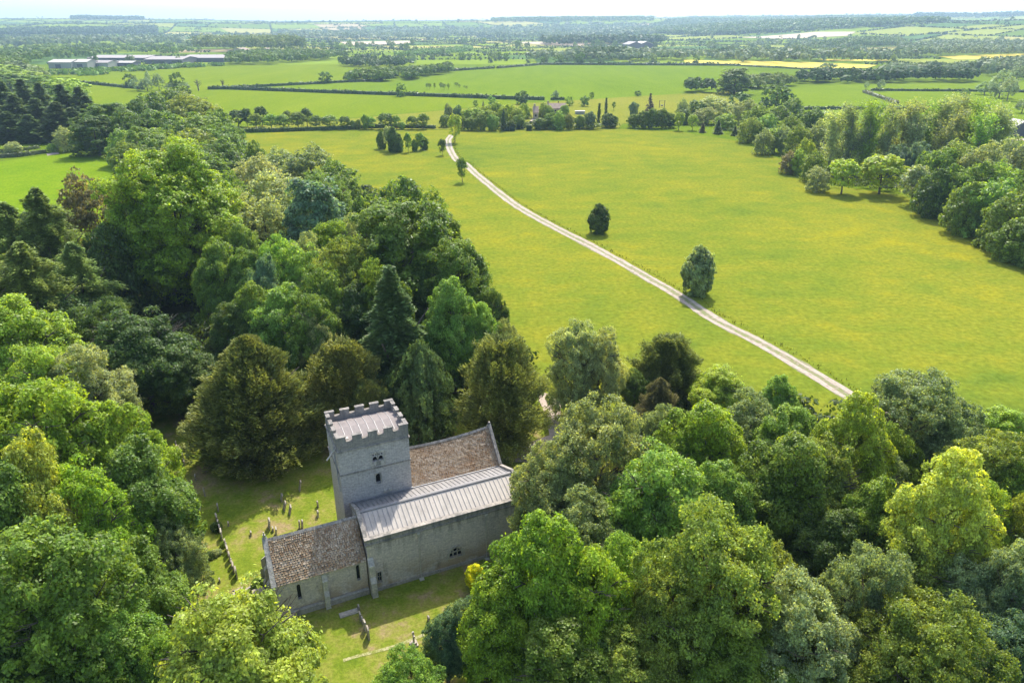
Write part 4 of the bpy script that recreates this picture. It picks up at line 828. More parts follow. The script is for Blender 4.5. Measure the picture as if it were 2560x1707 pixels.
wood([(1130, 47), (1300, 44), (1500, 43), (1500, 50), (1300, 52), (1130, 53)], 14, 'mid', 'thin wood on the centre skyline', .8)
wood([(165, 43), (330, 44), (330, 48), (165, 47)], 16, 'dark', 'flat wood on the left skyline')
wood([(1750, 92), (1870, 90), (2000, 116), (1700, 120), (1600, 118)], 10, 'grey', 'loose trees on the plain right of centre', .16)
spec_polys = [[(p[0], p[1]) for p in P] for _, P, _ in SPECIAL] + WOODS[:21]
edges = {}
for P in leaves_:
    m_ = len(P)
    for i in range(m_):
        a, b = P[i], P[(i + 1) % m_]; key = tuple(sorted([(round(a[0]), round(a[1])), (round(b[0]), round(b[1]))]))
        edges[key] = (a, b)
HQ = []; TX = []
# fields traced in the middle distance keep the network out
keepout = [vpoly([(60, 192), (140, 165), (520, 150), (800, 137), (960, 148), (1235, 149), (1700, 150), (1760, 165), (1700, 300), (0, 300)]), vpoly([(1700, 150), (1760, 180), (2500, 180), (2500, 400), (1700, 400)])] + [P for P in spec_polys]
KB = [([tuple(q[:2]) for q in K], np.array([q[:2] for q in K]).min(0), np.array([q[:2] for q in K]).max(0)) for K in keepout]
for a, b in edges.values():
    L = float(np.hypot(*(b - a))); c = (a + b) / 2; r = math.hypot(*c)
    if L < 30 or r > 9000 or abs(math.degrees(math.atan2(c[0], c[1]))) > 42: continue
    n = max(2, int(L / 25)); pts = [a + (b - a) * t / n for t in range(n + 1)]
    px = np.array(pts); bad = np.zeros(len(px), bool)
    for K, lo_, hi_ in KB:
        if (px.max(0) < lo_).any() or (px.min(0) > hi_).any(): continue
        bad |= in_poly(px[:, 0], px[:, 1], K)
    if rw.random() < .88:
        hw = 3.5 if r < 2500 else 5; hh = rw.uniform(2., 3.6)
        for i in range(n):
            if bad[i] or bad[i + 1]: continue
            HQ.append(hedge_quads([pts[i], pts[i + 1]], hw, hh, .75 if r < 2000 else .32, 3.2 if r < 2000 else 6.0, rw, lambda x, y: height(x, y) + .3))
    rate = rw.choice([.002, .004, .008, .018]) * (1.2 if r < 1200 else (.5 if r < 3200 else .8))
    for k in range(rw.poisson(L * rate)):
        TX.append(a + (b - a) * rw.random() + rw.normal(size=2) * 2)
o = link('hedgerows', quads_mesh('hedgerows', np.concatenate(HQ), [M_far])); o.color = (0.06, 0.095, 0.035, 1)
tag(o, 'network of dark field hedges over the distant vale', 'hedgerows', kind='stuff')
for P in leaves_:                                     # odd trees and copses inside far fields
    c = np.mean(P, 0)
    if rw.random() < .13:
        for k in range(rw.integers(3, 22)):
            TX.append(c + rw.normal(size=2) * rw.uniform(10, 45))
TA = np.array(TX); kb = np.abs(np.degrees(np.arctan2(TA[:, 0], TA[:, 1]))) > 37
for K in keepout: kb |= in_poly(TA[:, 0], TA[:, 1], [tuple(q[:2]) for q in K])
kb |= rw.random(len(TA)) < np.where(np.hypot(TA[:, 0], TA[:, 1]) < 3200, .5, .35)
TX = [p for p, bad_ in zip(TX, kb) if not bad_]
TX.sort(key=lambda p: p[0] ** 2 + p[1] ** 2)
NIND = 150
for k, p in enumerate(TX[:NIND]):
    c = ['mid', 'grey', 'dark', 'olive', 'mid'][k % 5]; h = rw.uniform(8, 15)
    place(SP[['round_l', 'round2_l', 'airy_l'][k % 3]], p[0], p[1], h * rw.uniform(.38, .5), h, c, 'on the plain before the hills', name='hedgerow_tree', adj='distant tree', z=float(height(p[0], p[1])), small=True)
rest = np.array(TX[NIND:]); X, Y = rest[:, 0], rest[:, 1]; rr_ = np.hypot(X, Y)
for lo, hi, n, nm in ((0, 2500, 30, 'nearer'), (2500, 4500, 14, 'middle'), (4500, 12000, 8, 'farthest')):
    k = (rr_ >= lo) & (rr_ < hi)
    if not k.any(): continue
    H_ = rw.uniform(7, 13, k.sum()); o = link('distant_trees', quads_mesh('distant_trees', blob_quads(X[k], Y[k], height(X[k], Y[k]), H_ * .5, H_, n, rw), [M_far]))
    o.color = (0.09, 0.14, 0.05, 1); tag(o, f'countless hedgerow trees over the {nm} part of the vale', 'trees', kind='stuff')
print('far trees', len(TX), 'edges', len(edges), 'leaves', len(leaves_))

# undergrowth that closes the woodland floor
def under(pts, n, label, c, hmax=2.6, leafs=.45):
    P = [gp(*vp(*p)) for p in pts]; A = np.array(P); lo = A.min(0); hi = A.max(0); X = rw.uniform(lo[0], hi[0], n); Y = rw.uniform(lo[1], hi[1], n); k = in_poly(X, Y, P); X, Y = X[k], Y[k]
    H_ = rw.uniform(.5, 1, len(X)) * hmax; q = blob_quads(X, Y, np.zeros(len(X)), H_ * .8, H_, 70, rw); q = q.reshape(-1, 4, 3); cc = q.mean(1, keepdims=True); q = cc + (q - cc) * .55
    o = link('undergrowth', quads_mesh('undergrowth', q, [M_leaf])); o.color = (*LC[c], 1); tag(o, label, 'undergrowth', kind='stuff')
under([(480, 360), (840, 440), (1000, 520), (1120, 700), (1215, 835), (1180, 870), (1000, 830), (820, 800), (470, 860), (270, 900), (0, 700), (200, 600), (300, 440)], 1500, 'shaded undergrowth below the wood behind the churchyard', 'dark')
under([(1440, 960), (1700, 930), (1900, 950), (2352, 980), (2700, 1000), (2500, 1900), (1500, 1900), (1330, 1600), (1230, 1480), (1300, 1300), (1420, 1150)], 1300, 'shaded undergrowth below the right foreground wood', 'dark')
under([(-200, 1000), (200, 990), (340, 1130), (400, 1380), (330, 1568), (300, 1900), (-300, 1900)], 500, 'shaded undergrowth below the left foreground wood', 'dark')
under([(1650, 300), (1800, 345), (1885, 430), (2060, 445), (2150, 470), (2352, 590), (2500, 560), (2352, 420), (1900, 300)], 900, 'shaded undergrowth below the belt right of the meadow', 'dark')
under([(1110, 296), (1150, 290), (1420, 290), (1420, 295), (1380, 299), (1150, 300)], 110, 'low shrubs along the garden front of the stone house', 'mid', 3)
# ------------------------------------------------------------------ the church (local axes: x along the nave, y across it, away from the camera)
TH = math.radians(24.5); CH0 = Vector((-8.175, 50.106, 0))
church = empty('church', CH0, TH)
tag(church, 'grey stone church with a battlemented tower, metal nave roof and stone-tiled chancel', 'church')
def stone_mat(name, tone=(0.59, 0.53, 0.475), ochre=0.8, dark=0.45, bw=0.42, bh=0.14, streak=3.6):
    m, n, b, o = newmat(name); oc = N(n, 'ShaderNodeTexCoord').outputs['Object']
    sx = N(n, 'ShaderNodeSeparateXYZ'); n.links.new(oc, sx.inputs[0]); ad = N(n, 'ShaderNodeMath', operation='ADD'); n.links.new(sx.outputs[0], ad.inputs[0]); n.links.new(sx.outputs[1], ad.inputs[1])
    wv = noise(n, 1.3, 3, .6, oc); wa = N(n, 'ShaderNodeMath', operation='MULTIPLY_ADD'); n.links.new(wv, wa.inputs[0]); wa.inputs[1].default_value = .12; n.links.new(sx.outputs[2], wa.inputs[2])
    cx = N(n, 'ShaderNodeCombineXYZ'); n.links.new(ad.outputs[0], cx.inputs[0]); n.links.new(wa.outputs[0], cx.inputs[1])
    br = N(n, 'ShaderNodeTexBrick'); n.links.new(cx.outputs[0], br.inputs[0]); br.inputs['Scale'].default_value = 1; br.inputs['Brick Width'].default_value = bw; br.inputs['Row Height'].default_value = bh; br.inputs['Mortar Size'].default_value = .018; br.inputs['Mortar Smooth'].default_value = .4
    t = tone; br.inputs['Color1'].default_value = (t[0] * 1.09, t[1] * 1.08, t[2] * 1.06, 1); br.inputs['Color2'].default_value = (t[0] * .86, t[1] * .86, t[2] * .87, 1); br.inputs['Mortar'].default_value = (t[0] * .8, t[1] * .78, t[2] * .75, 1)
    n1 = noise(n, 5.0, 5, .7, oc); c = mix(n, br.outputs[0], ramp(n, [(0.3, (.68, .68, .7)), (.7, (1.22, 1.2, 1.15))], n1), 1.0, 'MULTIPLY')
    # ochre weathered patches near the foot and dark streaks under the copings
    n2 = noise(n, .5, 4, .6, oc); mz = N(n, 'ShaderNodeMapRange'); n.links.new(sx.outputs[2], mz.inputs[0]); mz.inputs[1].default_value = .2; mz.inputs[2].default_value = 2.6; mz.inputs[3].default_value = 1; mz.inputs[4].default_value = 0
    f = N(n, 'ShaderNodeMath', operation='MULTIPLY'); n.links.new(ramp(n, [(.40, (0,) * 3), (.54, (1,) * 3)], n2), f.inputs[0]); n.links.new(mz.outputs[0], f.inputs[1])
    f2 = N(n, 'ShaderNodeMath', operation='MULTIPLY'); n.links.new(f.outputs[0], f2.inputs[0]); f2.inputs[1].default_value = ochre
    c = mix(n, c, (0.34, 0.23, 0.11), f2.outputs[0])
    n3 = noise(n, .9, 6, .75, objco(n, (1, 1, .35))); f3 = N(n, 'ShaderNodeMath', operation='MULTIPLY'); n.links.new(ramp(n, [(.56, (0,) * 3), (.68, (1,) * 3)], n3), f3.inputs[0]); f3.inputs[1].default_value = dark
    c = mix(n, c, (0.09, 0.085, 0.075), f3.outputs[0])
    n6 = noise(n, 2.2, 4, .7, objco(n, (1, 1, .13))); mz2 = N(n, 'ShaderNodeMapRange'); n.links.new(sx.outputs[2], mz2.inputs[0]); mz2.inputs[1].default_value = streak; mz2.inputs[2].default_value = streak + 1.5
    f5 = N(n, 'ShaderNodeMath', operation='MULTIPLY'); n.links.new(ramp(n, [(.45, (0,) * 3), (.62, (.75,) * 3)], n6), f5.inputs[0]); n.links.new(mz2.outputs[0], f5.inputs[1]); c = mix(n, c, (.13, .125, .11), f5.outputs[0])
    n.links.new(c, b.inputs['Base Color']); b.inputs['Roughness'].default_value = .95; b.inputs['Specular IOR Level'].default_value = .15
    bm_ = N(n, 'ShaderNodeMath', operation='ADD'); n.links.new(br.outputs['Fac'], bm_.inputs[0]); n.links.new(n1, bm_.inputs[1]); bump(n, b, n1, .5, .06)
    return m
M_stone = stone_mat('rubble_stone'); M_ashlar = stone_mat('dressed_stone', (0.50, 0.465, 0.405), .1, .35, .7, .3); M_coping = stone_mat('lichened_coping', (0.36, 0.325, 0.28), .0, .7, .9, .5)
M_tower = stone_mat('tower_stone', (0.50, 0.465, 0.43), .15, .45, streak=10.3); M_batt = stone_mat('battlement_stone', (0.30, 0.275, 0.245), 0, .7, streak=11)
m, n, b, o = newmat('stone_tiles'); ge = N(n, 'ShaderNodeNewGeometry'); oc = objco(n)
c = ramp(n, [(0, (.25, .165, .095)), (.25, (.31, .22, .135)), (.5, (.36, .27, .175)), (.75, (.41, .315, .215)), (1, (.48, .385, .28))], ge.outputs['Random Per Island'])
nz = noise(n, .55, 5, .7, oc); c = mix(n, c, ramp(n, [(.35, (.85, .72, .6)), (.5, (1, 1, 1)), (.65, (1.1, 1.1, 1.1))], nz), 1.0, 'MULTIPLY')
n4 = noise(n, 2.2, 5, .75, oc); mm = ramp(n, [(.57, (0,) * 3), (.66, (.8,) * 3)], n4); c = mix(n, c, (.15, .085, .035), mm)
n5 = noise(n, 7.0, 3, .75, oc); c = mix(n, c, ramp(n, [(.3, (.7,) * 3), (.7, (1.25,) * 3)], n5), 1.0, 'MULTIPLY')
n.links.new(c, b.inputs['Base Color']); b.inputs['Roughness'].default_value = .95; b.inputs['Specular IOR Level'].default_value = .15; bump(n, b, n5, .5, .03); M_tile = m
def metal_mat(name, c0, rough, spec=.5, met=.25):
    m, n, b, o = newmat(name); oc = objco(n, (1, .25, 1)); nz = noise(n, 1.6, 5, .65, oc); n2 = noise(n, 9, 4, .7, oc)
    c = ramp(n, [(.3, tuple(q * .78 for q in c0)), (.5, c0), (.72, tuple(min(1, q * 1.15) for q in c0))], nz); c = mix(n, c, ramp(n, [(.3, (.9,) * 3), (.7, (1.08,) * 3)], n2), 1.0, 'MULTIPLY')
    n.links.new(c, b.inputs['Base Color']); b.inputs['Metallic'].default_value = met; b.inputs['Specular IOR Level'].default_value = spec
    n.links.new(ramp(n, [(.3, (rough - .08,) * 3), (.7, (rough + .1,) * 3)], nz), b.inputs['Roughness']); return m
M_steel = metal_mat('pale_steel_sheet', (.41, .36, .30), .55, .45, 0.0); M_steel2 = metal_mat('grey_steel_sheet', (.25, .235, .22), .6, .3, 0.0); M_lead = metal_mat('tower_lead', (.21, .18, .165), .7, .3, 0.0); M_seam = metal_mat('seam_metal', (.30, .29, .28), .5)
M_glass = simple('dark_glass', (.015, .018, .022), .15, .2, 4); M_dark = simple('dark_void', (.012, .012, .012), .9, .1, 2)
M_pipe = simple('painted_downpipe', (.45, .41, .33), .6, .15, 4)
def carve(ob, cutters):
    for mb in cutters:
        c = mb.build('cutter', M_dark); c.parent = ob.parent; md = ob.modifiers.new('b', 'BOOLEAN'); md.operation = 'DIFFERENCE'; md.object = c; md.solver = 'EXACT'
        bpy.context.view_layer.update(); dg = bpy.context.evaluated_depsgraph_get(); me = bpy.data.meshes.new_from_object(ob.evaluated_get(dg)); ob.modifiers.clear(); ob.data = me; bpy.data.objects.remove(c)
def lancet(u0, u1, z0, z1, pointed=True, n=6):
    uc = (u0 + u1) / 2; hw = (u1 - u0) / 2; zs = z1 - hw * (1.5 if pointed else 1.0); P = [(u0, z0), (u1, z0), (u1, zs)]
    for i in range(1, n):
        t = i / n
        a = t * math.pi
        x = uc + hw * math.cos(a); z = zs + (z1 - zs) * (math.sin(a) ** (1.0 if not pointed else .85)); P.append((x, z))
    P.append((u0, zs)); return P
def frame_from(P, grow, y0, y1, name, mat, par):
    uc = sum(p[0] for p in P) / len(P); zc = sum(p[1] for p in P) / len(P); Q = []
    for x, z in P:
        d = Vector((x - uc, z - zc)); L = d.length; Q.append((x + grow * (1 if x > uc else -1) * (0 if abs(x - uc) < .02 else 1), z + grow * (.9 if z > zc else -.6)))
    m = MB(); k = len(P); vs = [(p[0], y, p[1]) for y in (y0, y1) for p in Q] + [(p[0], y, p[1]) for y in (y0, y1) for p in P]
    fs = []
    for i in range(k):
        j = (i + 1) % k
        fs += [(i, j, 2 * k + j, 2 * k + i), (k + i, 3 * k + i, 3 * k + j, k + j), (i, k + i, k + j, j), (2 * k + i, 2 * k + j, 3 * k + j, 3 * k + i)]
    m.add(vs, fs); return m.build(name, mat, par)
def window(P, y, bars, wallname='lancet_window', grow=.1, deep=.28, glass=None):
    """stone surround a touch proud of the wall, dark leaded glass set back, mullions"""
    f = frame_from(P, grow, y - .035, y + .03, wallname, M_ashlar, church)
    m = MB(); m.prism(P, 1, y + deep - .04, y + deep - .02); m.build('glass', glass or M_glass, f)
    if bars: bars(f)
    return f
def cut(P, y, deep=.3): m = MB(); m.prism(P, 1, y - .3, y + deep); return m
U0, U1 = -4.43, 10.35
# nave walls with low gables
W = 5.55
nw = MB(); nw.prism([(0.0, -.3), (W, -.3), (W, 5.0), (2.8, 5.95), (0, 5.0)], 0, U0, U1)
nave = nw.build('nave_wall', M_stone, church)
Pn = lancet(2.8, 4.02, 1.15, 2.15, True); Pd = [(-3.72, .85), (-3.38, .85), (-3.38, 1.95), (-3.72, 1.95)]
carve(nave, [cut(Pn, 0), cut(Pd, 0)])
def bars3(f):
    m = MB()
    for x in (3.2, 3.61): m.box(x - .035, x + .035, .06, .16, 1.15, 1.98)
    m.box(2.8, 4.02, .07, .15, 1.62, 1.68); m.tube([(2.85, .11, 1.62), (3.1, .11, 1.88), (3.41, .11, 1.66), (3.72, .11, 1.88), (3.98, .11, 1.62)], .03, 4); m.build('mullion', M_ashlar, f)
window(Pn, 0, bars3, 'nave_window', .13)
def bars_d(f):
    m = MB(); m.box(-3.565, -3.535, .08, .13, .85, 1.95); m.box(-3.72, -3.38, .08, .13, 1.38, 1.41); m.build('mullion', M_ashlar, f)
window(Pd, 0, bars_d, 'small_square_window', .1)
def arch_course(u0, u1, z0, z1):
    m = MB(); P = lancet(u0, u1, z0, z1)[2:]
    m.tube([(p[0], -.05, p[1]) for p in P], .055, 5); return m.build('hood_mould', M_ashlar, church)
arch_course(2.58, 4.24, 1.2, 2.38)
# nave plinth, coping, parapets
m = MB(); m.box(U0 - .05, U1 + .05, -.1, -.004, -.2, .32); m.build('plinth', M_coping, church)
m = MB(); m.box(U0 - .12, U1 + .12, -.16, .3, 5.02, 5.16); m.box(U0 - .06, U1 + .06, -.07, .24, 5.163, 5.55); m.box(U0 - .13, U1 + .13, -.15, .3, 5.553, 5.68); m.build('north_parapet', M_coping, church)
for uu, nm in ((U0 - .1, 'east_gable_coping'), (U1 - .22, 'west_gable_coping')):
    m = MB(); m.prism([(0.31, 5.3), (2.8, 6.45), (5.5, 5.45), (5.5, 5.75), (2.8, 6.82), (.31, 5.7)], 0, uu, uu + .32)
    m.prism([(0.31, 4.9), (2.8, 6.2), (5.4, 5.3), (5.4, 5.43), (2.8, 6.43), (.31, 5.28)], 0, uu + .03, uu + .29); m.build(nm, M_coping, church)
# metal roof: near and far slope, seams, ridge roll
def roof_slope(name, y0, z0, y1, z1, u0, u1, mat, nseam, seam=.035):
    m = MB(); m.prism([(y0, z0), (y1, z1), (y1, z1 - .06), (y0, z0 - .06)], 0, u0, u1); r = m.build(name, mat, church)
    s = MB(); L = math.hypot(y1 - y0, z1 - z0); ny, nz = -(z1 - z0) / L, (y1 - y0) / L
    if nz < 0: ny, nz = -ny, -nz
    for i in range(nseam):
        x = u0 + (u1 - u0) * (i + .5) / nseam
        s.add([(x + dx, yy + ny * h_, zz + nz * h_) for (yy, zz) in ((y0, z0), (y1, z1)) for dx, h_ in ((-seam / 2, .002), (seam / 2, .002), (seam / 2, .055), (-seam / 2, .055))],
              [(0, 1, 5, 4), (1, 2, 6, 5), (2, 3, 7, 6), (3, 0, 4, 7), (0, 3, 2, 1), (4, 5, 6, 7)])
    s.build('standing_seam', M_seam, r); return r
roof_slope('north_roof_slope', .3, 5.42, 2.74, 6.5, U0 + .24, U1 - .24, M_steel, 34)
roof_slope('south_roof_slope', 2.86, 6.5, 5.55, 5.52, U0 + .24, U1 - .24, M_steel2, 34)
m = MB(); m.prism([(2.62, 6.46), (2.98, 6.46), (2.98, 6.56), (2.88, 6.62), (2.72, 6.62), (2.62, 6.56)], 0, U0 + .235, U1 - .235); m.build('ridge_roll', M_steel2, church)
m = MB(); m.box(U0 + .24, U1 - .24, .302, .42, 5.44, 5.5); m.build('gutter', M_seam, church)
m = MB(); m.box(1.42, U1 - .3, 5.553, 5.75, 5.5, 5.62); m.box(U0 + .1, 1.38, 5.45, 5.588, 5.56, 5.75); m.build('flashing', M_seam, church)
# tile roofs
def tiles(name, A, B, C, D, course, wid, seed, sag=0.0, par=None):
    """A,B eave ends, D,C ridge ends (local). overlapping stone tiles with uneven heights"""
    rng = random.Random(seed); A, B, C, D = map(Vector, (A, B, C, D)); m = MB(); L = ((D - A).length + (C - B).length) / 2; nc = int(L / course)
    nrm = (B - A).cross(D - A).normalized()
    if nrm.z < 0: nrm = -nrm
    for j in range(nc):
        t0 = j / nc; t1 = min(1, (j + 1.35) / nc); cw = wid * (1.25 - .5 * t0); n = int((B - A).length / cw); off = rng.random()
        for i in range(-1, n + 1):
            a = max(0, (i + off + rng.uniform(-.1, .1)) / n); b2 = min(1, (i + 1 + off + rng.uniform(-.02, .02)) / n - .006)
            if b2 <= a + .002: continue
            def P(s, t, h):
                p = A.lerp(B, s).lerp(D.lerp(C, s), t) + nrm * h; p.z -= sag * math.sin(math.pi * s) * (t) ; return p
            h0 = .075 + rng.uniform(-.014, .022); h1 = .03 + rng.uniform(-.006, .006); dt = rng.uniform(-.12, .12) / nc
            q = [P(a, t0 + dt, h0), P(b2, t0 + dt + rng.uniform(-.04, .04) / nc, h0), P(b2, t1, h1), P(a, t1, h1), P(a, t0 + dt, h0 - .05), P(b2, t0 + dt, h0 - .05)]
            m.add(q, [(0, 1, 2, 3), (4, 5, 1, 0), (4, 0, 3), (1, 5, 2)])
    return m.build(name, M_tile, par or church)
# chancel
C0, C1 = -12.2, U0 - .12
m = MB(); m.prism([(.12, -.3), (5.1, -.3), (5.1, 3.62), (2.6, 6.15), (.12, 3.62)], 0, C0, C1); chancel = m.build('chancel_wall', M_stone, church)
Pl1 = lancet(-10.38, -10.08, 1.5, 3.05); Pl2 = lancet(-5.46, -5.16, 1.65, 3.28)
carve(chancel, [cut(Pl1, .12), cut(Pl2, .12)])
for P in (Pl1, Pl2): window(P, .12, None, 'lancet_window', .09)
m = MB(); m.prism([(-.12, -.2), (.116, -.2), (.116, .62), (.0, .62), (-.12, .5)], 0, C0 - .05, C1); m.build('chancel_plinth', M_coping, church)
m = MB(); m.box(C0 - .1, C1, -.02, .1, 3.5, 3.58); m.build('eaves_gutter', M_seam, church)
tiles('chancel_roof', (C0 + .32, -.08, 3.52), (C1, -.08, 3.52), (C1, 2.6, 6.3), (C0 + .32, 2.6, 6.3), .18, .2, 3)
tiles('chancel_roof_south', (C0 + .32, 5.28, 3.52), (C1, 5.28, 3.52), (C1, 2.6, 6.3), (C0 + .32, 2.6, 6.3), .18, .2, 4)
m = MB()
for i in range(18):
    x = C0 + .3 + (C1 - C0 - .3) * i / 18; m.prism([(2.42, 6.22), (2.6, 6.42), (2.78, 6.22), (2.7, 6.2), (2.6, 6.31), (2.5, 6.2)], 0, x, x + (C1 - C0 - .3) / 18 - .015)
m.build('ridge_tiles', M_coping, church)
m = MB(); m.prism([(-.16, 3.3), (2.6, 6.2), (5.36, 3.3), (5.36, 3.62), (2.6, 6.62), (-.16, 3.62)], 0, C0 - .1, C0 + .3); m.box(C0 - .02, C0 + .2, 2.5, 2.7, 6.5, 6.85); m.prism([(2.55, 6.85), (2.65, 6.85), (2.65, 7.1), (2.55, 7.1)], 0, C0 + .04, C0 + .14); m.build('east_gable_coping', M_ashlar, church)
def buttress(u, y, w, d, h, ang=0, name='buttress', cap=True):
    m = MB(); m.prism([(0, -.3), (-d, -.3), (-d, h * .42), (-d * .62, h * .55), (-d * .62, h * .85), (0, h), (0.05, h), (0.05, -.3)], 0, -w / 2, w / 2)
    o = m.build(name, M_ashlar, church); o.location = (u, y, 0); o.rotation_euler = (0, 0, ang); return o
buttress(-8.12, .115, .42, .56, 3.25); buttress(-4.22, -.002, .5, .8, 3.7)
buttress(C0 + .05, .2, .5, .75, 2.9, math.radians(-45)); buttress(C0 - .002, 1.7, .5, .55, 3.0, math.radians(-90)); buttress(C0 - .002, 3.6, .5, .55, 3.0, math.radians(-90)); buttress(C0 + .05, 5.0, .5, .75, 2.9, math.radians(-135))
# downpipes
for u in (.08, 6.35):
    m = MB(); m.tube([(u, -.16, .1), (u, -.16, 4.85)], .05, 8); m.box(u - .13, u + .13, -.28, -.17, 4.8, 5.0)
    for z in (.6, 1.9, 3.2, 4.4): m.box(u - .08, u + .08, -.22, -.105, z, z + .05)
    m.box(u - .2, u + .2, -.45, -.12, -.1, .1); m.build('downpipe', M_pipe, church)
m = MB(); m.tube([(-8.9 - 3.0, -.03, .2), (-8.9 - 3.0, -.03, 3.45)], .04, 6); m.build('downpipe', M_pipe, church)
# south nave roof (stone tiles) with its west gable
S0, S1 = 1.35, 10.45
m = MB(); m.prism([(5.56, -.3), (11.1, -.3), (11.1, 5.2), (8.35, 8.0), (5.56, 5.5)], 0, S0, S1 - .1); m.build('south_nave_wall', M_stone, church)
tiles('south_nave_roof', (S0, 5.6, 5.5), (S1 - .3, 5.6, 5.5), (S1 - .3, 8.35, 8.45), (S0, 8.35, 8.15), .17, .18, 8, sag=.22)
tiles('south_nave_roof_far', (S0, 11.2, 5.2), (S1 - .3, 11.2, 5.2), (S1 - .3, 8.35, 8.45), (S0, 8.35, 8.15), .2, .22, 9, sag=.22)
m = MB()
for i in range(22):
    a = i / 22; x = S0 + (S1 - .3 - S0) * a; z = 8.15 + .3 * a - .22 * math.sin(math.pi * a); m.prism([(8.2, z), (8.35, z + .19), (8.5, z), (8.35, z + .08)], 0, x, x + (S1 - .3 - S0) / 22 - .012)
m.build('ridge_tiles', M_coping, church)
m = MB(); m.prism([(5.6, 5.4), (8.35, 8.35), (11.2, 5.1), (11.2, 5.5), (8.35, 8.85), (5.6, 5.85)], 0, S1 - .3, S1); m.box(S1 - .24, S1 - .06, 8.26, 8.44, 8.8, 9.02); m.build('west_gable_coping', M_coping, church)
# tower
T0, T1, Y0, Y1 = -5.03, 1.33, 5.6, 10.75
m = MB(); m.box(T0, T1, Y0, Y1, -.3, 11.1); tower = m.build('tower_wall', M_tower, church)
Pb1 = lancet(-2.08, -1.66, 9.35, 9.85); Pb2 = lancet(-1.54, -1.12, 9.35, 9.85); Pt = lancet(-1.95, -1.5, 7.0, 8.05, True)
small = [lancet(x, x + .13, 9.92, 10.12) for x in (-2.06, -1.82, -1.54, -1.3)]
carve(tower, [cut(P, Y0, .35) for P in [Pb1, Pb2, Pt] + small])
m = MB(); m.box(-2.3, -2.16, Y0 - .05, Y0 + .02, 8.85, 10.35); m.box(-1.04, -.9, Y0 - .05, Y0 + .02, 8.85, 10.35); m.box(-2.16, -1.04, Y0 - .05, Y0 + .02, 10.2, 10.35); m.box(-1.64, -1.56, Y0 - .04, Y0 + .02, 8.9, 10.2)
bf = m.build('belfry_window', M_ashlar, church)
m = MB(); m.box(-2.155, -1.645, Y0 - .02, Y0 + .01, 8.87, 9.3); m.box(-1.555, -1.045, Y0 - .02, Y0 + .01, 8.87, 9.3); m.build('blocked_panel', M_ashlar, bf)
for P in [Pb1, Pb2, Pt] + small:
    m = MB(); m.prism(P, 1, Y0 + .3, Y0 + .33); m.build('louvre' if P is not Pt else 'glass', M_dark, bf if P is not Pt else church)
frame_from(Pt, .1, Y0 - .04, Y0 + .02, 'tower_lancet_surround', M_ashlar, church)
m = MB()
for z, e in ((8.62, .07), (11.0, .1)):
    m.box(T0 - e, T1 + e, Y0 - e, Y0 + .0, z, z + .14); m.box(T0 - e, T1 + e, Y1, Y1 + e, z, z + .14); m.box(T0 - e, T0, Y0 + .002, Y1 - .002, z, z + .14); m.box(T1, T1 + e, Y0 + .002, Y1 - .002, z, z + .14)
m.build('string_course', M_coping, church)
# battlements
PT = .28; zb = 11.14; zc = 11.92; zm = 12.38
m = MB()
def wallrun(axis, a0, a1, b0, b1, n):
    L = a1 - a0; unit_ = L / (2 * n - 1)
    ws = [unit_ * 1.12 if i % 2 == 0 else unit_ * (1 - .12 * n / (n - 1)) for i in range(2 * n - 1)]; a = a0
    if axis == 0: m.box(a0, a1, b0, b1, zb, zc)
    else: m.box(b0, b1, a0, a1, zb, zc)
    rr = random.Random(a0)
    for i, w_ in enumerate(ws):
        if i % 2 == 0:
            top = zm + rr.uniform(-.05, .05)
            if axis == 0: m.box(a, a + w_, b0, b1, zc, top); m.box(a - .04, a + w_ + .04, b0 - .04, b1 + .04, top + .002, top + .09)
            else: m.box(b0, b1, a, a + w_, zc, top); m.box(b0 - .04, b1 + .04, a - .04, a + w_ + .04, top + .002, top + .09)
        else:
            if axis == 0: m.box(a + .042, a + w_ - .042, b0 - .03, b1 + .03, zc + .002, zc + .07)
            else: m.box(b0 - .03, b1 + .03, a + .042, a + w_ - .042, zc + .002, zc + .07)
        a += w_
wallrun(0, T0, T1, Y0, Y0 + PT, 5); wallrun(0, T0, T1, Y1 - PT, Y1, 5); wallrun(1, Y0 + PT + .003, Y1 - PT - .003, T0 + .003, T0 + PT, 4); wallrun(1, Y0 + PT + .003, Y1 - PT - .003, T1 - PT, T1 - .003, 4)
m.build('battlements', M_batt, church)
m = MB(); xa, xb, ya, yb = T0 + PT, T1 - PT, Y0 + PT, Y1 - PT; ym = (ya + yb) / 2
pr_ = [(ya, 11.5), (ya + .8, 11.72), (ym, 11.92), (yb - .8, 11.72), (yb, 11.5)]
m.prism(pr_ + [(yb, 11.3), (ya, 11.3)], 0, xa, xb); tr_ = m.build('tower_roof', M_lead, church)
s = MB()
for i in range(1, 8):
    x = xa + (xb - xa) * i / 8; s.tube([(x, y_, z_ + .02) for y_, z_ in pr_], .03, 5)
s.build('standing_seam', M_seam, tr_)
# wooden spout and pole on the tower's east side; flood light boxes low on its north wall
m = MB(); m.tube([(T0 - .02, Y0 + 1.0, 10.9), (T0 - .95, Y0 + .4, 10.3)], .07, 6); m.build('water_spout', M_pipe, church)
m = MB(); m.tube([(T0 - .1, Y0 + 1.6, 10.8), (T0 - .12, Y0 + .15, 7.0)], .05, 5); m.build('slanting_rod', M_seam, church)
for u, z in ((-1.2, 5.95), (-.72, 5.95)):
    m = MB(); m.box(u - .14, u + .14, Y0 - .16, Y0 - .002, z, z + .22); m.box(u - .1, u + .1, Y0 - .2, Y0 - .162, z + .04, z + .18); m.build('lamp_box', M_pipe, church)
tl = MB(); tl.box(T0 + .7, T0 + 1.15, Y0 + .5, Y0 + .9, 11.6, 11.95); tl.build('roof_hatch', M_steel, church)

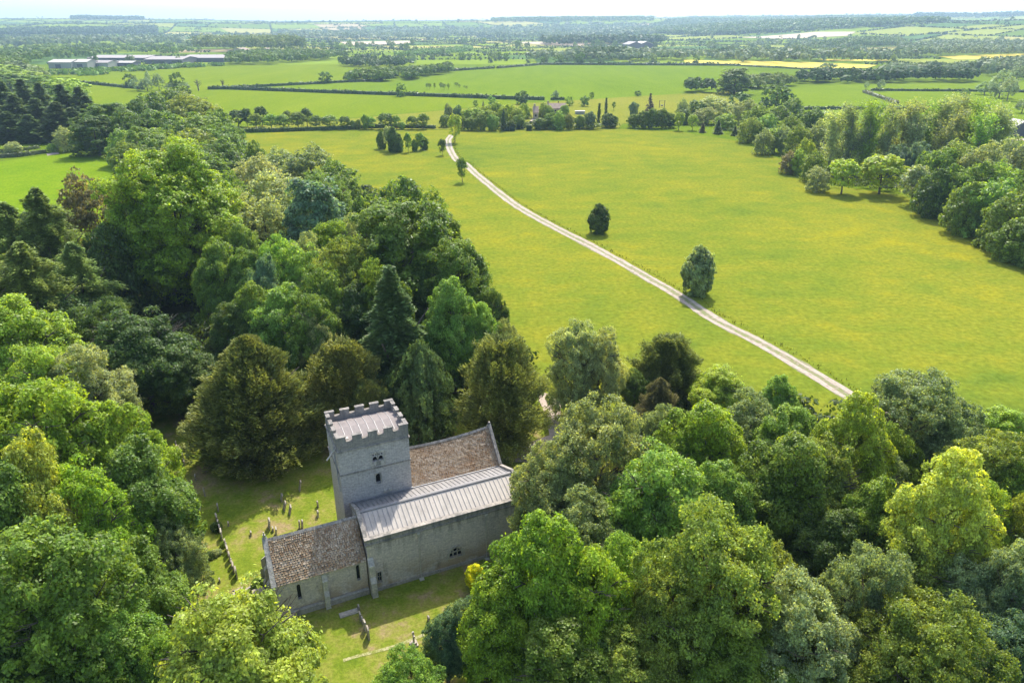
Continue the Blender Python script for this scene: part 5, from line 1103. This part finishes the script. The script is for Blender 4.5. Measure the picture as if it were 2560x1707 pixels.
# ------------------------------------------------------------------ graves
M_gs = stone_mat('weathered_gravestone', (.33, .29, .235), 0, .7, 3, 3); M_gs2 = stone_mat('pale_gravestone', (.40, .36, .30), 0, .3, 3, 3)
def headstone(pt, w, h, lab, lean=0, pale=False, t=.12, kind='round', tw=0.0, grp='headstones in the churchyard'):
    h *= .92; p = gp(*pt); m = MB(); hw = w / 2
    if kind == 'round': prof = [(-hw, -.2), (hw, -.2), (hw, h * .78)] + [(hw * math.cos(a), h * .78 + h * .22 * math.sin(a)) for a in (.5, 1.0, 1.57, 2.14, 2.64)] + [(-hw, h * .78)]
    elif kind == 'ogee': prof = [(-hw, -.2), (hw, -.2), (hw, h * .8), (hw * .75, h * .86), (hw * .4, h * .88), (0, h), (-hw * .4, h * .88), (-hw * .75, h * .86), (-hw, h * .8)]
    elif kind == 'cross': prof = [(-hw * .3, -.2), (hw * .3, -.2), (hw * .22, h * .55), (hw, h * .58), (hw, h * .75), (hw * .22, h * .78), (hw * .22, h), (-hw * .22, h), (-hw * .22, h * .78), (-hw, h * .75), (-hw, h * .58), (-hw * .22, h * .55)]
    else: prof = [(-hw, -.2), (hw, -.2), (hw, h * .94), (hw * .9, h), (-hw * .9, h), (-hw, h * .94)]
    m.prism([(a, b_) for a, b_ in prof], 0, -t / 2, t / 2); o = m.build('gravestone', M_gs2 if pale else M_gs)
    o.location = (*p, 0); o.rotation_euler = (0, math.radians(lean), TH + tw + random.uniform(-.06, .06)); tag(o, lab, 'gravestone', grp); return o
GRAVES = [((145, 62), .55, .9), ((152, 92), .5, .8), ((180, 110), .6, .9), ((192, 138), .6, 1.), ((205, 172), .6, 1.), ((214, 208), .6, .7)]
for i, (pt, w, h) in enumerate(GRAVES): headstone(Z6(*pt), w, h, f'{ordinal(i+1)} gravestone down the short row left of the great yew', kind=['round', 'slab', 'ogee'][i % 3])
for i, (pt, w, h) in enumerate([((492, 690), .5, .8), ((503, 722), .6, 1.), ((513, 760), .6, 1.), ((525, 800), .6, 1.), ((541, 855), .8, 1.1)]): headstone(Z6(*pt), w, h, f'{ordinal(i+1)} gravestone down the upper long row on the sunlit lawn', pale=i > 1, kind=['round', 'slab', 'round'][i % 3])
for i, (pt, w, h) in enumerate([((570, 915), .5, .8), ((584, 960), .6, 1.), ((596, 1000), .6, 1.), ((612, 1050), .7, 1.1), ((630, 1100), .6, 1.), ((645, 1145), .7, 1.0), ((670, 1190), .8, 1.2)]): headstone(Z6(*pt), w, h, f'{ordinal(i+1)} gravestone down the lower long row on the sunlit lawn', pale=i in (1, 2, 4), kind=['round', 'ogee', 'slab'][i % 3])
ONE = [((312, 345), .5, .8, 'small dark gravestone in the shade below the great yew', 0, 0, 'round'), ((392, 490), .3, 1.2, 'slender pale stone cross alone in the tree shade', 0, 1, 'cross'), ((335, 665), .95, 1.5, 'big pale gravestone leaning beside the left foreground trees', 14, 1, 'round'),
       ((508, 610), .6, .9, 'dark gravestone above the upper long row', 0, 0, 'round'), ((598, 745), .35, .5, 'tiny gravestone between the two long rows and the chancel', 0, 0, 'slab'), ((521, 1232), .35, .45, 'tiny lone gravestone on the dry grass below the long rows', 0, 0, 'round'),
       ((790, 828), .4, .5, 'small wedge gravestone off the chancel east end', 8, 0, 'slab'), ((952, 765), .8, 1.25, 'tall pale gravestone casting a wide shadow above the chancel ridge', 6, 1, 'round'), ((985, 790), .5, .5, 'low stub beside the tall pale gravestone', 0, 0, 'slab'), ((1012, 825), .6, .9, 'pale gravestone just above the chancel ridge', 5, 1, 'slab'),
       ((1215, 772), .45, 1.1, 'left stone of a close pair near the tower foot', 5, 0, 'round'), ((1240, 768), .45, 1.1, 'right stone of a close pair near the tower foot', 5, 1, 'round'), ((1058, 525), .6, .9, 'mossy gravestone in the shade, upper of three', 10, 0, 'round'), ((1080, 605), .7, 1.1, 'leaning gravestone in the shade, middle of three', 14, 0, 'round'),
       ((1128, 640), .7, 1.0, 'leaning gravestone in the shade, lower of three', 14, 0, 'slab'), ((1215, 440), .5, 1.3, 'long leaning mossy gravestone under the yews', 12, 0, 'slab'), ((1376, 580), .4, .8, 'small gravestone in a dry ring beside the tower', 0, 0, 'round'), ((1375, 665), .45, .8, 'pale-topped gravestone beside the tower foot', 4, 1, 'round')]
for pt, w, h, lab, lean, pale, kd in ONE: headstone(Z6(*pt), w, h, lab, lean, bool(pale), kind=kd, grp=None)
for i, (pt, w, h) in enumerate([((932, 1010 - 85), .4, .7), ((945, 1000), .5, .8), ((962, 1030), .5, .7), ((985, 1090), .5, 1.1), ((1012, 1155), .75, 1.3)]): headstone(Z8(*pt), w, h, f'{ordinal(i+1)} gravestone down the row on the lawn in front of the chancel', pale=i == 3, kind=['round', 'slab'][i % 2])
headstone(Z8(1518, 1015), .4, .6, 'small brown gravestone on the lawn near the blue-green tree', kind='round', grp=None)
for i, (pt, w, h) in enumerate([((945, 935), .5, .8), ((1130, 862), .4, .5), ((1156, 852), .4, .6), ((1172, 875), .4, .5), ((1208, 890), .5, .7), ((1230, 905), .5, .9)]): headstone(Z2(*pt), w, h, f'{ordinal(i+1)} gravestone from the left in the far dry corner of the churchyard', pale=i in (1, 2), kind='round')
for pt, w, h, lab in [((1340, 545), .6, 1.3, 'tall narrow gravestone right of the tower under the dark trees'), ((1412, 430), .6, 1.3, 'gravestone in the sunlit gap behind the south nave roof')]: headstone(Z5(*pt), w, h, lab, grp=None)
# statue-like white marker, ledger slab, chest tombs, kerbed graves
def chest(pt, L, w, h, name, lab, mat, cat, rz=0.0, rim=True):
    p = gp(*pt); m = MB()
    if h < .2: m.box(-L / 2, L / 2, -w / 2, w / 2, -.1, h); m.box(-L / 2 + .08, L / 2 - .08, -w / 2 + .08, w / 2 - .08, h + .002, h + .05)
    else: m.box(-L / 2 - .08, L / 2 + .08, -w / 2 - .08, w / 2 + .08, -.1, .14); m.box(-L / 2, L / 2, -w / 2, w / 2, .143, h - .12); m.box(-L / 2 - .1, L / 2 + .1, -w / 2 - .1, w / 2 + .1, h - .117, h)
    o = m.build(name, mat); o.location = (*p, 0); o.rotation_euler = (0, 0, TH + rz); return tag(o, lab, cat)
chest(Z8(850, 950), 1.6, .55, .1, 'ledger_slab', 'flat rectangular ledger slab on the lawn before the chancel', M_gs2, 'grave slab')
chest(Z6(878, 1365), 1.0, .55, .7, 'chest_tomb', 'stone chest tomb against the chancel east end, upper one', M_gs, 'tomb'); chest(Z6(862, 1425), 1.3, .6, .6, 'chest_tomb', 'stone chest tomb behind the pale yellow tree, lower one', M_gs, 'tomb')
chest(Z6(545, 1455), 1.6, .4, .35, 'chest_tomb', 'low pale slab tomb half hidden by the yellow tree', M_gs2, 'tomb')
def kerb(pts, lab):
    P = [gp(*Z6(*p)) for p in pts]; m = MB()
    for a, b_ in zip(P[:-1], P[1:]):
        d = Vector((b_[0] - a[0], b_[1] - a[1], 0)).normalized(); s = Vector((d.y, -d.x, 0)) * .09; A = Vector((*a, 0)) - d * .08; B = Vector((*b_, 0)) + d * .07
        m.add([A - s + Vector((0, 0, -.1)), B - s + Vector((0, 0, -.1)), B + s + Vector((0, 0, -.1)), A + s + Vector((0, 0, -.1)), A - s + Vector((0, 0, .16)), B - s + Vector((0, 0, .16)), B + s + Vector((0, 0, .16)), A + s + Vector((0, 0, .16))], [(0, 3, 2, 1), (4, 5, 6, 7), (0, 1, 5, 4), (1, 2, 6, 5), (2, 3, 7, 6), (3, 0, 4, 7)])
    tag(m.build('grave_kerb', M_gs2), lab, 'grave kerb')
kerb([(652, 1375), (640, 1325), (735, 1290)], 'pale stone grave kerb open on one side near the chancel'); kerb([(740, 1318), (825, 1262)], 'short pale stone kerb beside the chancel east end')
p = gp(*Z8(1395, 1215)); m = MB(); m.box(-.3, .3, -.3, .3, -.1, .15); m.box(-.2, .2, -.2, .2, .152, .35); m.prism([(-.09, .352), (.09, .352), (.06, 1.0), (.28, 1.02), (.28, 1.14), (.06, 1.16), (.06, 1.4), (-.06, 1.4), (-.06, 1.16), (-.28, 1.14), (-.28, 1.02), (-.06, 1.0)], 0, -.06, .06)
o = m.build('grave_cross', M_gs2); o.location = (*p, 0); o.rotation_euler = (0, 0, TH); tag(o, 'white stone cross on a stepped base at the lawn path', 'grave cross')
# worn path over the lawn and small shrubs on graves
PL = [Vector((*gp(*Z8(*q)), 0)) for q in [(800, 1345), (930, 1305), (1080, 1270), (1230, 1225), (1360, 1175), (1480, 1130)]]
M_worn = grass_mat('worn_grass', [(.4, (.2, .22, .05)), (.6, (.36, .33, .18))], .8, 3, 6)
tag(link('worn_path', ribbon('worn_path', resample(PL, .5), -.16, .16, .03, M_worn, .05)), kind='structure')
for i, (pt, r, c, lab) in enumerate([((430, 1030), .5, 'dark', 'small dark shrub with stones beside the lower long row'), ((480, 1005), .45, 'pale', 'pale tufty shrub, middle of three by the lower row'), ((515, 990), .35, 'pale', 'pale tufty shrub nearest the lower row'), ((495, 780), .6, 'dark', 'dark spreading shrub beside the upper long row'), ((555, 925), .35, 'lime', 'tiny bright shrub heading the lower long row'), ((860, 1290), .7, 'mid', 'green shrub at the corner of the chancel east end'), ((160, 170), .5, 'lime', 'low green shrub in the short row by the yew')]):
    p = gp(*Z6(*pt)); t = place(SP['round_m'], p[0], p[1], r, r * 1.5, c, lab, adj='x', name='grave_shrub', cat='shrub', small=True); TREES.pop(); t['label'] = lab

# ------------------------------------------------------------------ other buildings
M_sheet = simple('pale_roof_sheet', (.42, .39, .34), .6, .08, .02); M_greyroof = simple('grey_roof_sheet', (.30, .27, .25), .8, .1, .02); M_cladd = simple('cream_cladding', (.34, .34, .28), .8, .08, .03); M_dkclad = simple('dark_cladding', (.12, .12, .13), .8, .1, .03); M_house = simple('cotswold_wall', (.42, .34, .24), .9, .15, .5); M_hroof = simple('stone_slate_roof', (.27, .20, .15), .9, .2, .8)
def shed(a, b_, dep, h, rise, wall, roofm, lab, n=1, name='industrial_shed', cat='shed', doors=0):
    """gabled shed: front wall from ground point a to b"""
    A = Vector((*a, 0)); B = Vector((*b_, 0)); L = (B - A).length; o = empty(name, A, math.atan2(B.y - A.y, B.x - A.x)); w = L / n
    m = MB()
    for k in range(n): m.prism([(k * w, -.2), ((k + 1) * w, -.2), ((k + 1) * w, h), ((k + .5) * w, h + rise), (k * w, h)], 1, .2, dep)
    m.build('wall', wall, o); r = MB()
    for k in range(n):
        x0, x1, xm = k * w - .3, (k + 1) * w + .3, (k + .5) * w
        if n > 1: x0 += .32; x1 -= .32
        r.prism([(x0, h + .02), (xm, h + rise + .06), (x1, h + .02), (x1, h + .4), (xm, h + rise + .45), (x0, h + .4)], 1, -.3, dep + .3)
    r.build('roof', roofm, o)
    for k in range(doors):
        d = MB(); x = L * (k + .5) / doors; d.box(x - 2.5, x + 2.5, .05, .17, 0, h * .7); d.build('door', M_dkclad, o)
    return tag(o, lab, cat)
def sg(x0, x1, y, **k):
    return gp(*ZN2(x0, y)), gp(*ZN2(x1, y))
def shed_side(x0, x1, yb, yr, dep, wall, roofm, lab, gap=0, **k):
    """long side toward the camera: ridge parallel to the front"""
    a = gp(*ZN2(x0, yb)); b_ = gp(*ZN2(x1, yb)); L = math.hypot(b_[0] - a[0], b_[1] - a[1]); o = empty('industrial_shed', (*a, 0), math.atan2(b_[1] - a[1], b_[0] - a[0])); h = k.get('h', 6); rise = k.get('rise', 3)
    m = MB(); m.prism([(.2, -.2), (dep, -.2), (dep, h), (dep / 2, h + rise), (.2, h)], 0, 0, L); m.build('wall', wall, o)
    r = MB(); r.prism([(-.2, h + .1), (dep / 2, h + rise + .15), (dep + .3, h + .1), (dep + .3, h + .4), (dep / 2, h + rise + .5), (-.2, h + .4)], 0, -.4, L + .4); r.build('roof', roofm, o)
    d = MB(); d.box(L * .3, L * .3 + 6, .04, .17, 0, h * .7); d.build('door', M_dkclad, o); return tag(o, lab, 'shed')
shed_side(335, 490, 470, 425, 26, M_cladd, M_sheet, 'cream shed with a bright pale roof, leftmost of the industrial sheds', h=6, rise=2.5)
shed_side(500, 600, 468, 428, 24, M_cladd, M_sheet, 'second cream shed with a pale roof beside the leftmost shed', h=6, rise=2.5)
shed_side(605, 740, 462, 415, 26, M_cladd, M_greyroof, 'cream walled shed with a grey roof left of centre in the works', h=4.5, rise=2)
shed_side(735, 905, 455, 420, 22, M_dkclad, M_sheet, 'dark walled shed with a pale low roof in the works', h=3.5, rise=1.5)
shed_side(600, 1000, 428, 400, 60, M_dkclad, M_greyroof, 'long dark grey shed behind the front row of the works', h=5, rise=2.2)
shed_side(990, 1250, 440, 395, 50, M_dkclad, M_greyroof, 'broad grey roofed shed in the middle of the works', h=5, rise=2.6)
shed_side(1240, 1540, 428, 390, 60, M_dkclad, M_greyroof, 'broad grey roofed shed at the right end of the works', h=5, rise=2.6)
a, b_ = gp(*ZN2(1560, 385)), gp(*ZN2(1700, 385)); shed(a, b_, 30, 7, 4, M_house, M_hroof, 'brown roofed building half hidden by trees right of the sheds', name='brick_building', cat='building')
a, b_ = gp(*ZN2(1760, 380)), gp(*ZN2(1860, 380)); shed(a, b_, 22, 8, 2, M_cladd, M_hroof, 'cream building before the poplar plantation', name='cream_building', cat='building')
for x0, x1, yb, lab, rm in [(1975, 2070, 338, 'blue-grey roofed farm shed at top right of centre, left one', M_greyroof), (2050, 2140, 336, 'pale roofed farm shed at top right of centre, right one', M_sheet)]:
    a = gph(*ZN3(x0, yb)); b_ = gph(*ZN3(x1, yb)); shed(a[:2], b_[:2], 40, 8, 5, M_dkclad, rm, lab, name='farm_shed')
# stone house
def house(x0, x1, yb, ytop, dep, lab, name='stone_house', Zf=ZA, win=3):
    a = gp(*Zf(x0, yb)); b_ = gp(*Zf(x1, yb)); L = math.hypot(b_[0] - a[0], b_[1] - a[1]); o = empty(name, (*a, 0), math.atan2(b_[1] - a[1], b_[0] - a[0])); Ht = hts(a[1], Zf(x0, ytop)[1]) * .9; h = Ht * .55; rise = Ht - h
    m = MB(); m.prism([(0, -.2), (dep, -.2), (dep, h), (dep / 2, h + rise), (0, h)], 0, 0, L); m.build('wall', M_house, o)
    r = MB(); r.prism([(-.3, h - .1), (dep / 2, h + rise + .1), (dep + .3, h - .1), (dep + .3, h + .15), (dep / 2, h + rise + .4), (-.3, h + .15)], 0, -.2, L + .2); ro = r.build('roof', M_hroof, o)
    c = MB(); c.box(L * .12, L * .12 + .9, dep / 2 - .4, dep / 2 + .4, h + rise - .5, h + rise + 1.6); c.build('chimney', M_house, ro)
    for k in range(win):
        x = L * (k + .5) / win; f = MB(); f.box(x - .6, x + .6, -.06, -.003, h * .35, h * .8); w_ = f.build('window', M_sheet, o); g_ = MB(); g_.box(x - .5, x + .5, -.08, -.063, h * .4, h * .76); g_.build('pane', M_glass, w_)
    return tag(o, lab, 'house')
house(950, 1155, 215, 115, 8, 'stone house with a long brown tiled roof behind the garden trees'); house(835, 885, 270, 142, 7, 'small stone cottage wing left of the long roof', name='stone_cottage', win=1)
a = gp(*ZA(1250, 222)); m = MB(); m.box(0, 5, 0, 3, 0, 1.6); o = m.build('garden_pavilion', M_cladd); o.location = (*a, 0); tag(o, 'small white-roofed garden building right of the house', 'shed'); m = MB(); m.box(-.3, 5.3, -.3, 3.3, 1.603, 1.75); m.build('roof', M_sheet, o)
sheet('terrace', [gp(*ZA(*q)) for q in [(790, 300), (830, 262), (885, 266), (860, 295), (840, 330), (800, 330)]], .12, M_gravel)
# twin-pole transformer
p = gp(*ZA(2095, 155)); hh = hts(p[1], ZA(0, 84)[1]); o = empty('power_pole', (*p, 0)); tag(o, 'twin wooden power poles carrying a transformer beyond the clump', 'power pole')
for x in (-1.5, 1.5): m = MB(); m.tube([(x, 0, 0), (x, 0, hh)], [.2, .15], 6); m.build('pole', M_bark, o)
m = MB(); m.box(-1.9, 1.9, -.1, .1, hh * .9, hh * .93); m.build('crossbar', M_bark, o); m = MB(); m.box(-.6, .6, -.4, .4, hh * .2, hh * .4); m.build('transformer', M_greyroof, o)
# polytunnel / arena shed at right edge
a = gp(*ZR(2250, 556)); b_ = gp(*ZR(2420, 556)); shed(a, b_, 9, 3, 3.2, M_dkclad, M_sheet, 'dark sided barn with a pale rounded roof at the right edge', name='barn', cat='barn')
sheet('yard', [gp(*ZR(*q)) for q in [(2250, 575), (2500, 570), (2500, 590), (2260, 590)]], .1, M_gravel)
sheet('lane', [gp(*ZL(*q)) for q in [(390, 690), (480, 672), (500, 690), (400, 706)]], .1, M_gravel)
m = MB(); p = gp(*ZN2(355, 566)); m.box(0, 7, 0, 2.5, .4, 3.2); m.box(.6, 1.4, -.05, 2.55, 0, .8); m.box(5.5, 6.3, -.05, 2.55, 0, .8); o = m.build('livestock_trailer', M_sheet); o.location = (*p, 0); tag(o, 'small white trailer at the left end of the upper hedge', 'trailer')

# long grass verge on the dark side of the track, tussocks in the meadow
q = []
PV = [TR[i] for i in range(0, len(TR), 3)]
for i in range(len(PV) - 1):
    d = (PV[i + 1] - PV[i]).normalized(); s = Vector((-d.y, d.x, 0))
    s = s if s.x > 0 else -s
    n_ = 16; t = RNG.random(n_); off = 1.75 + np.abs(RNG.normal(size=n_)) * .5
    P = np.array(PV[i]) + np.outer(t, np.array(PV[i + 1] - PV[i])) + np.outer(off, np.array(s)); P[:, 2] = RNG.uniform(.03, .25, n_)
    q.append(spray(P, unit(RNG.normal(size=(n_, 3)) * .4 + np.array([0, 0, 1.])), unit(RNG.normal(size=(n_, 3)) + np.array([0, 0, .6])), RNG.uniform(.25, .6, n_), .4))
o = link('verge_grass', quads_mesh('verge_grass', np.concatenate(q), [M_leaf])); o.color = (.11, .14, .02, 1); tag(o, 'dark strip of long grass beside the farm track', 'grass', kind='stuff')
label_trees()
# ------------------------------------------------------------------ air
m = bpy.data.materials.new('haze'); m.use_nodes = True; n = m.node_tree; n.nodes.clear(); out = n.nodes.new('ShaderNodeOutputMaterial'); pv = n.nodes.new('ShaderNodeVolumePrincipled')
pv.inputs['Color'].default_value = (.55, .78, 1.0, 1); pv.inputs['Density'].default_value = HAZE; pv.inputs['Anisotropy'].default_value = .3; n.links.new(pv.outputs[0], out.inputs['Volume'])
hz = MB(); hz.box(-15500, 15500, -400, 13800, -42, 260); o = hz.build('haze', m); tag(o, kind='stuff'); o['label'] = 'thin blue summer haze over the whole vale'; o['category'] = 'haze'
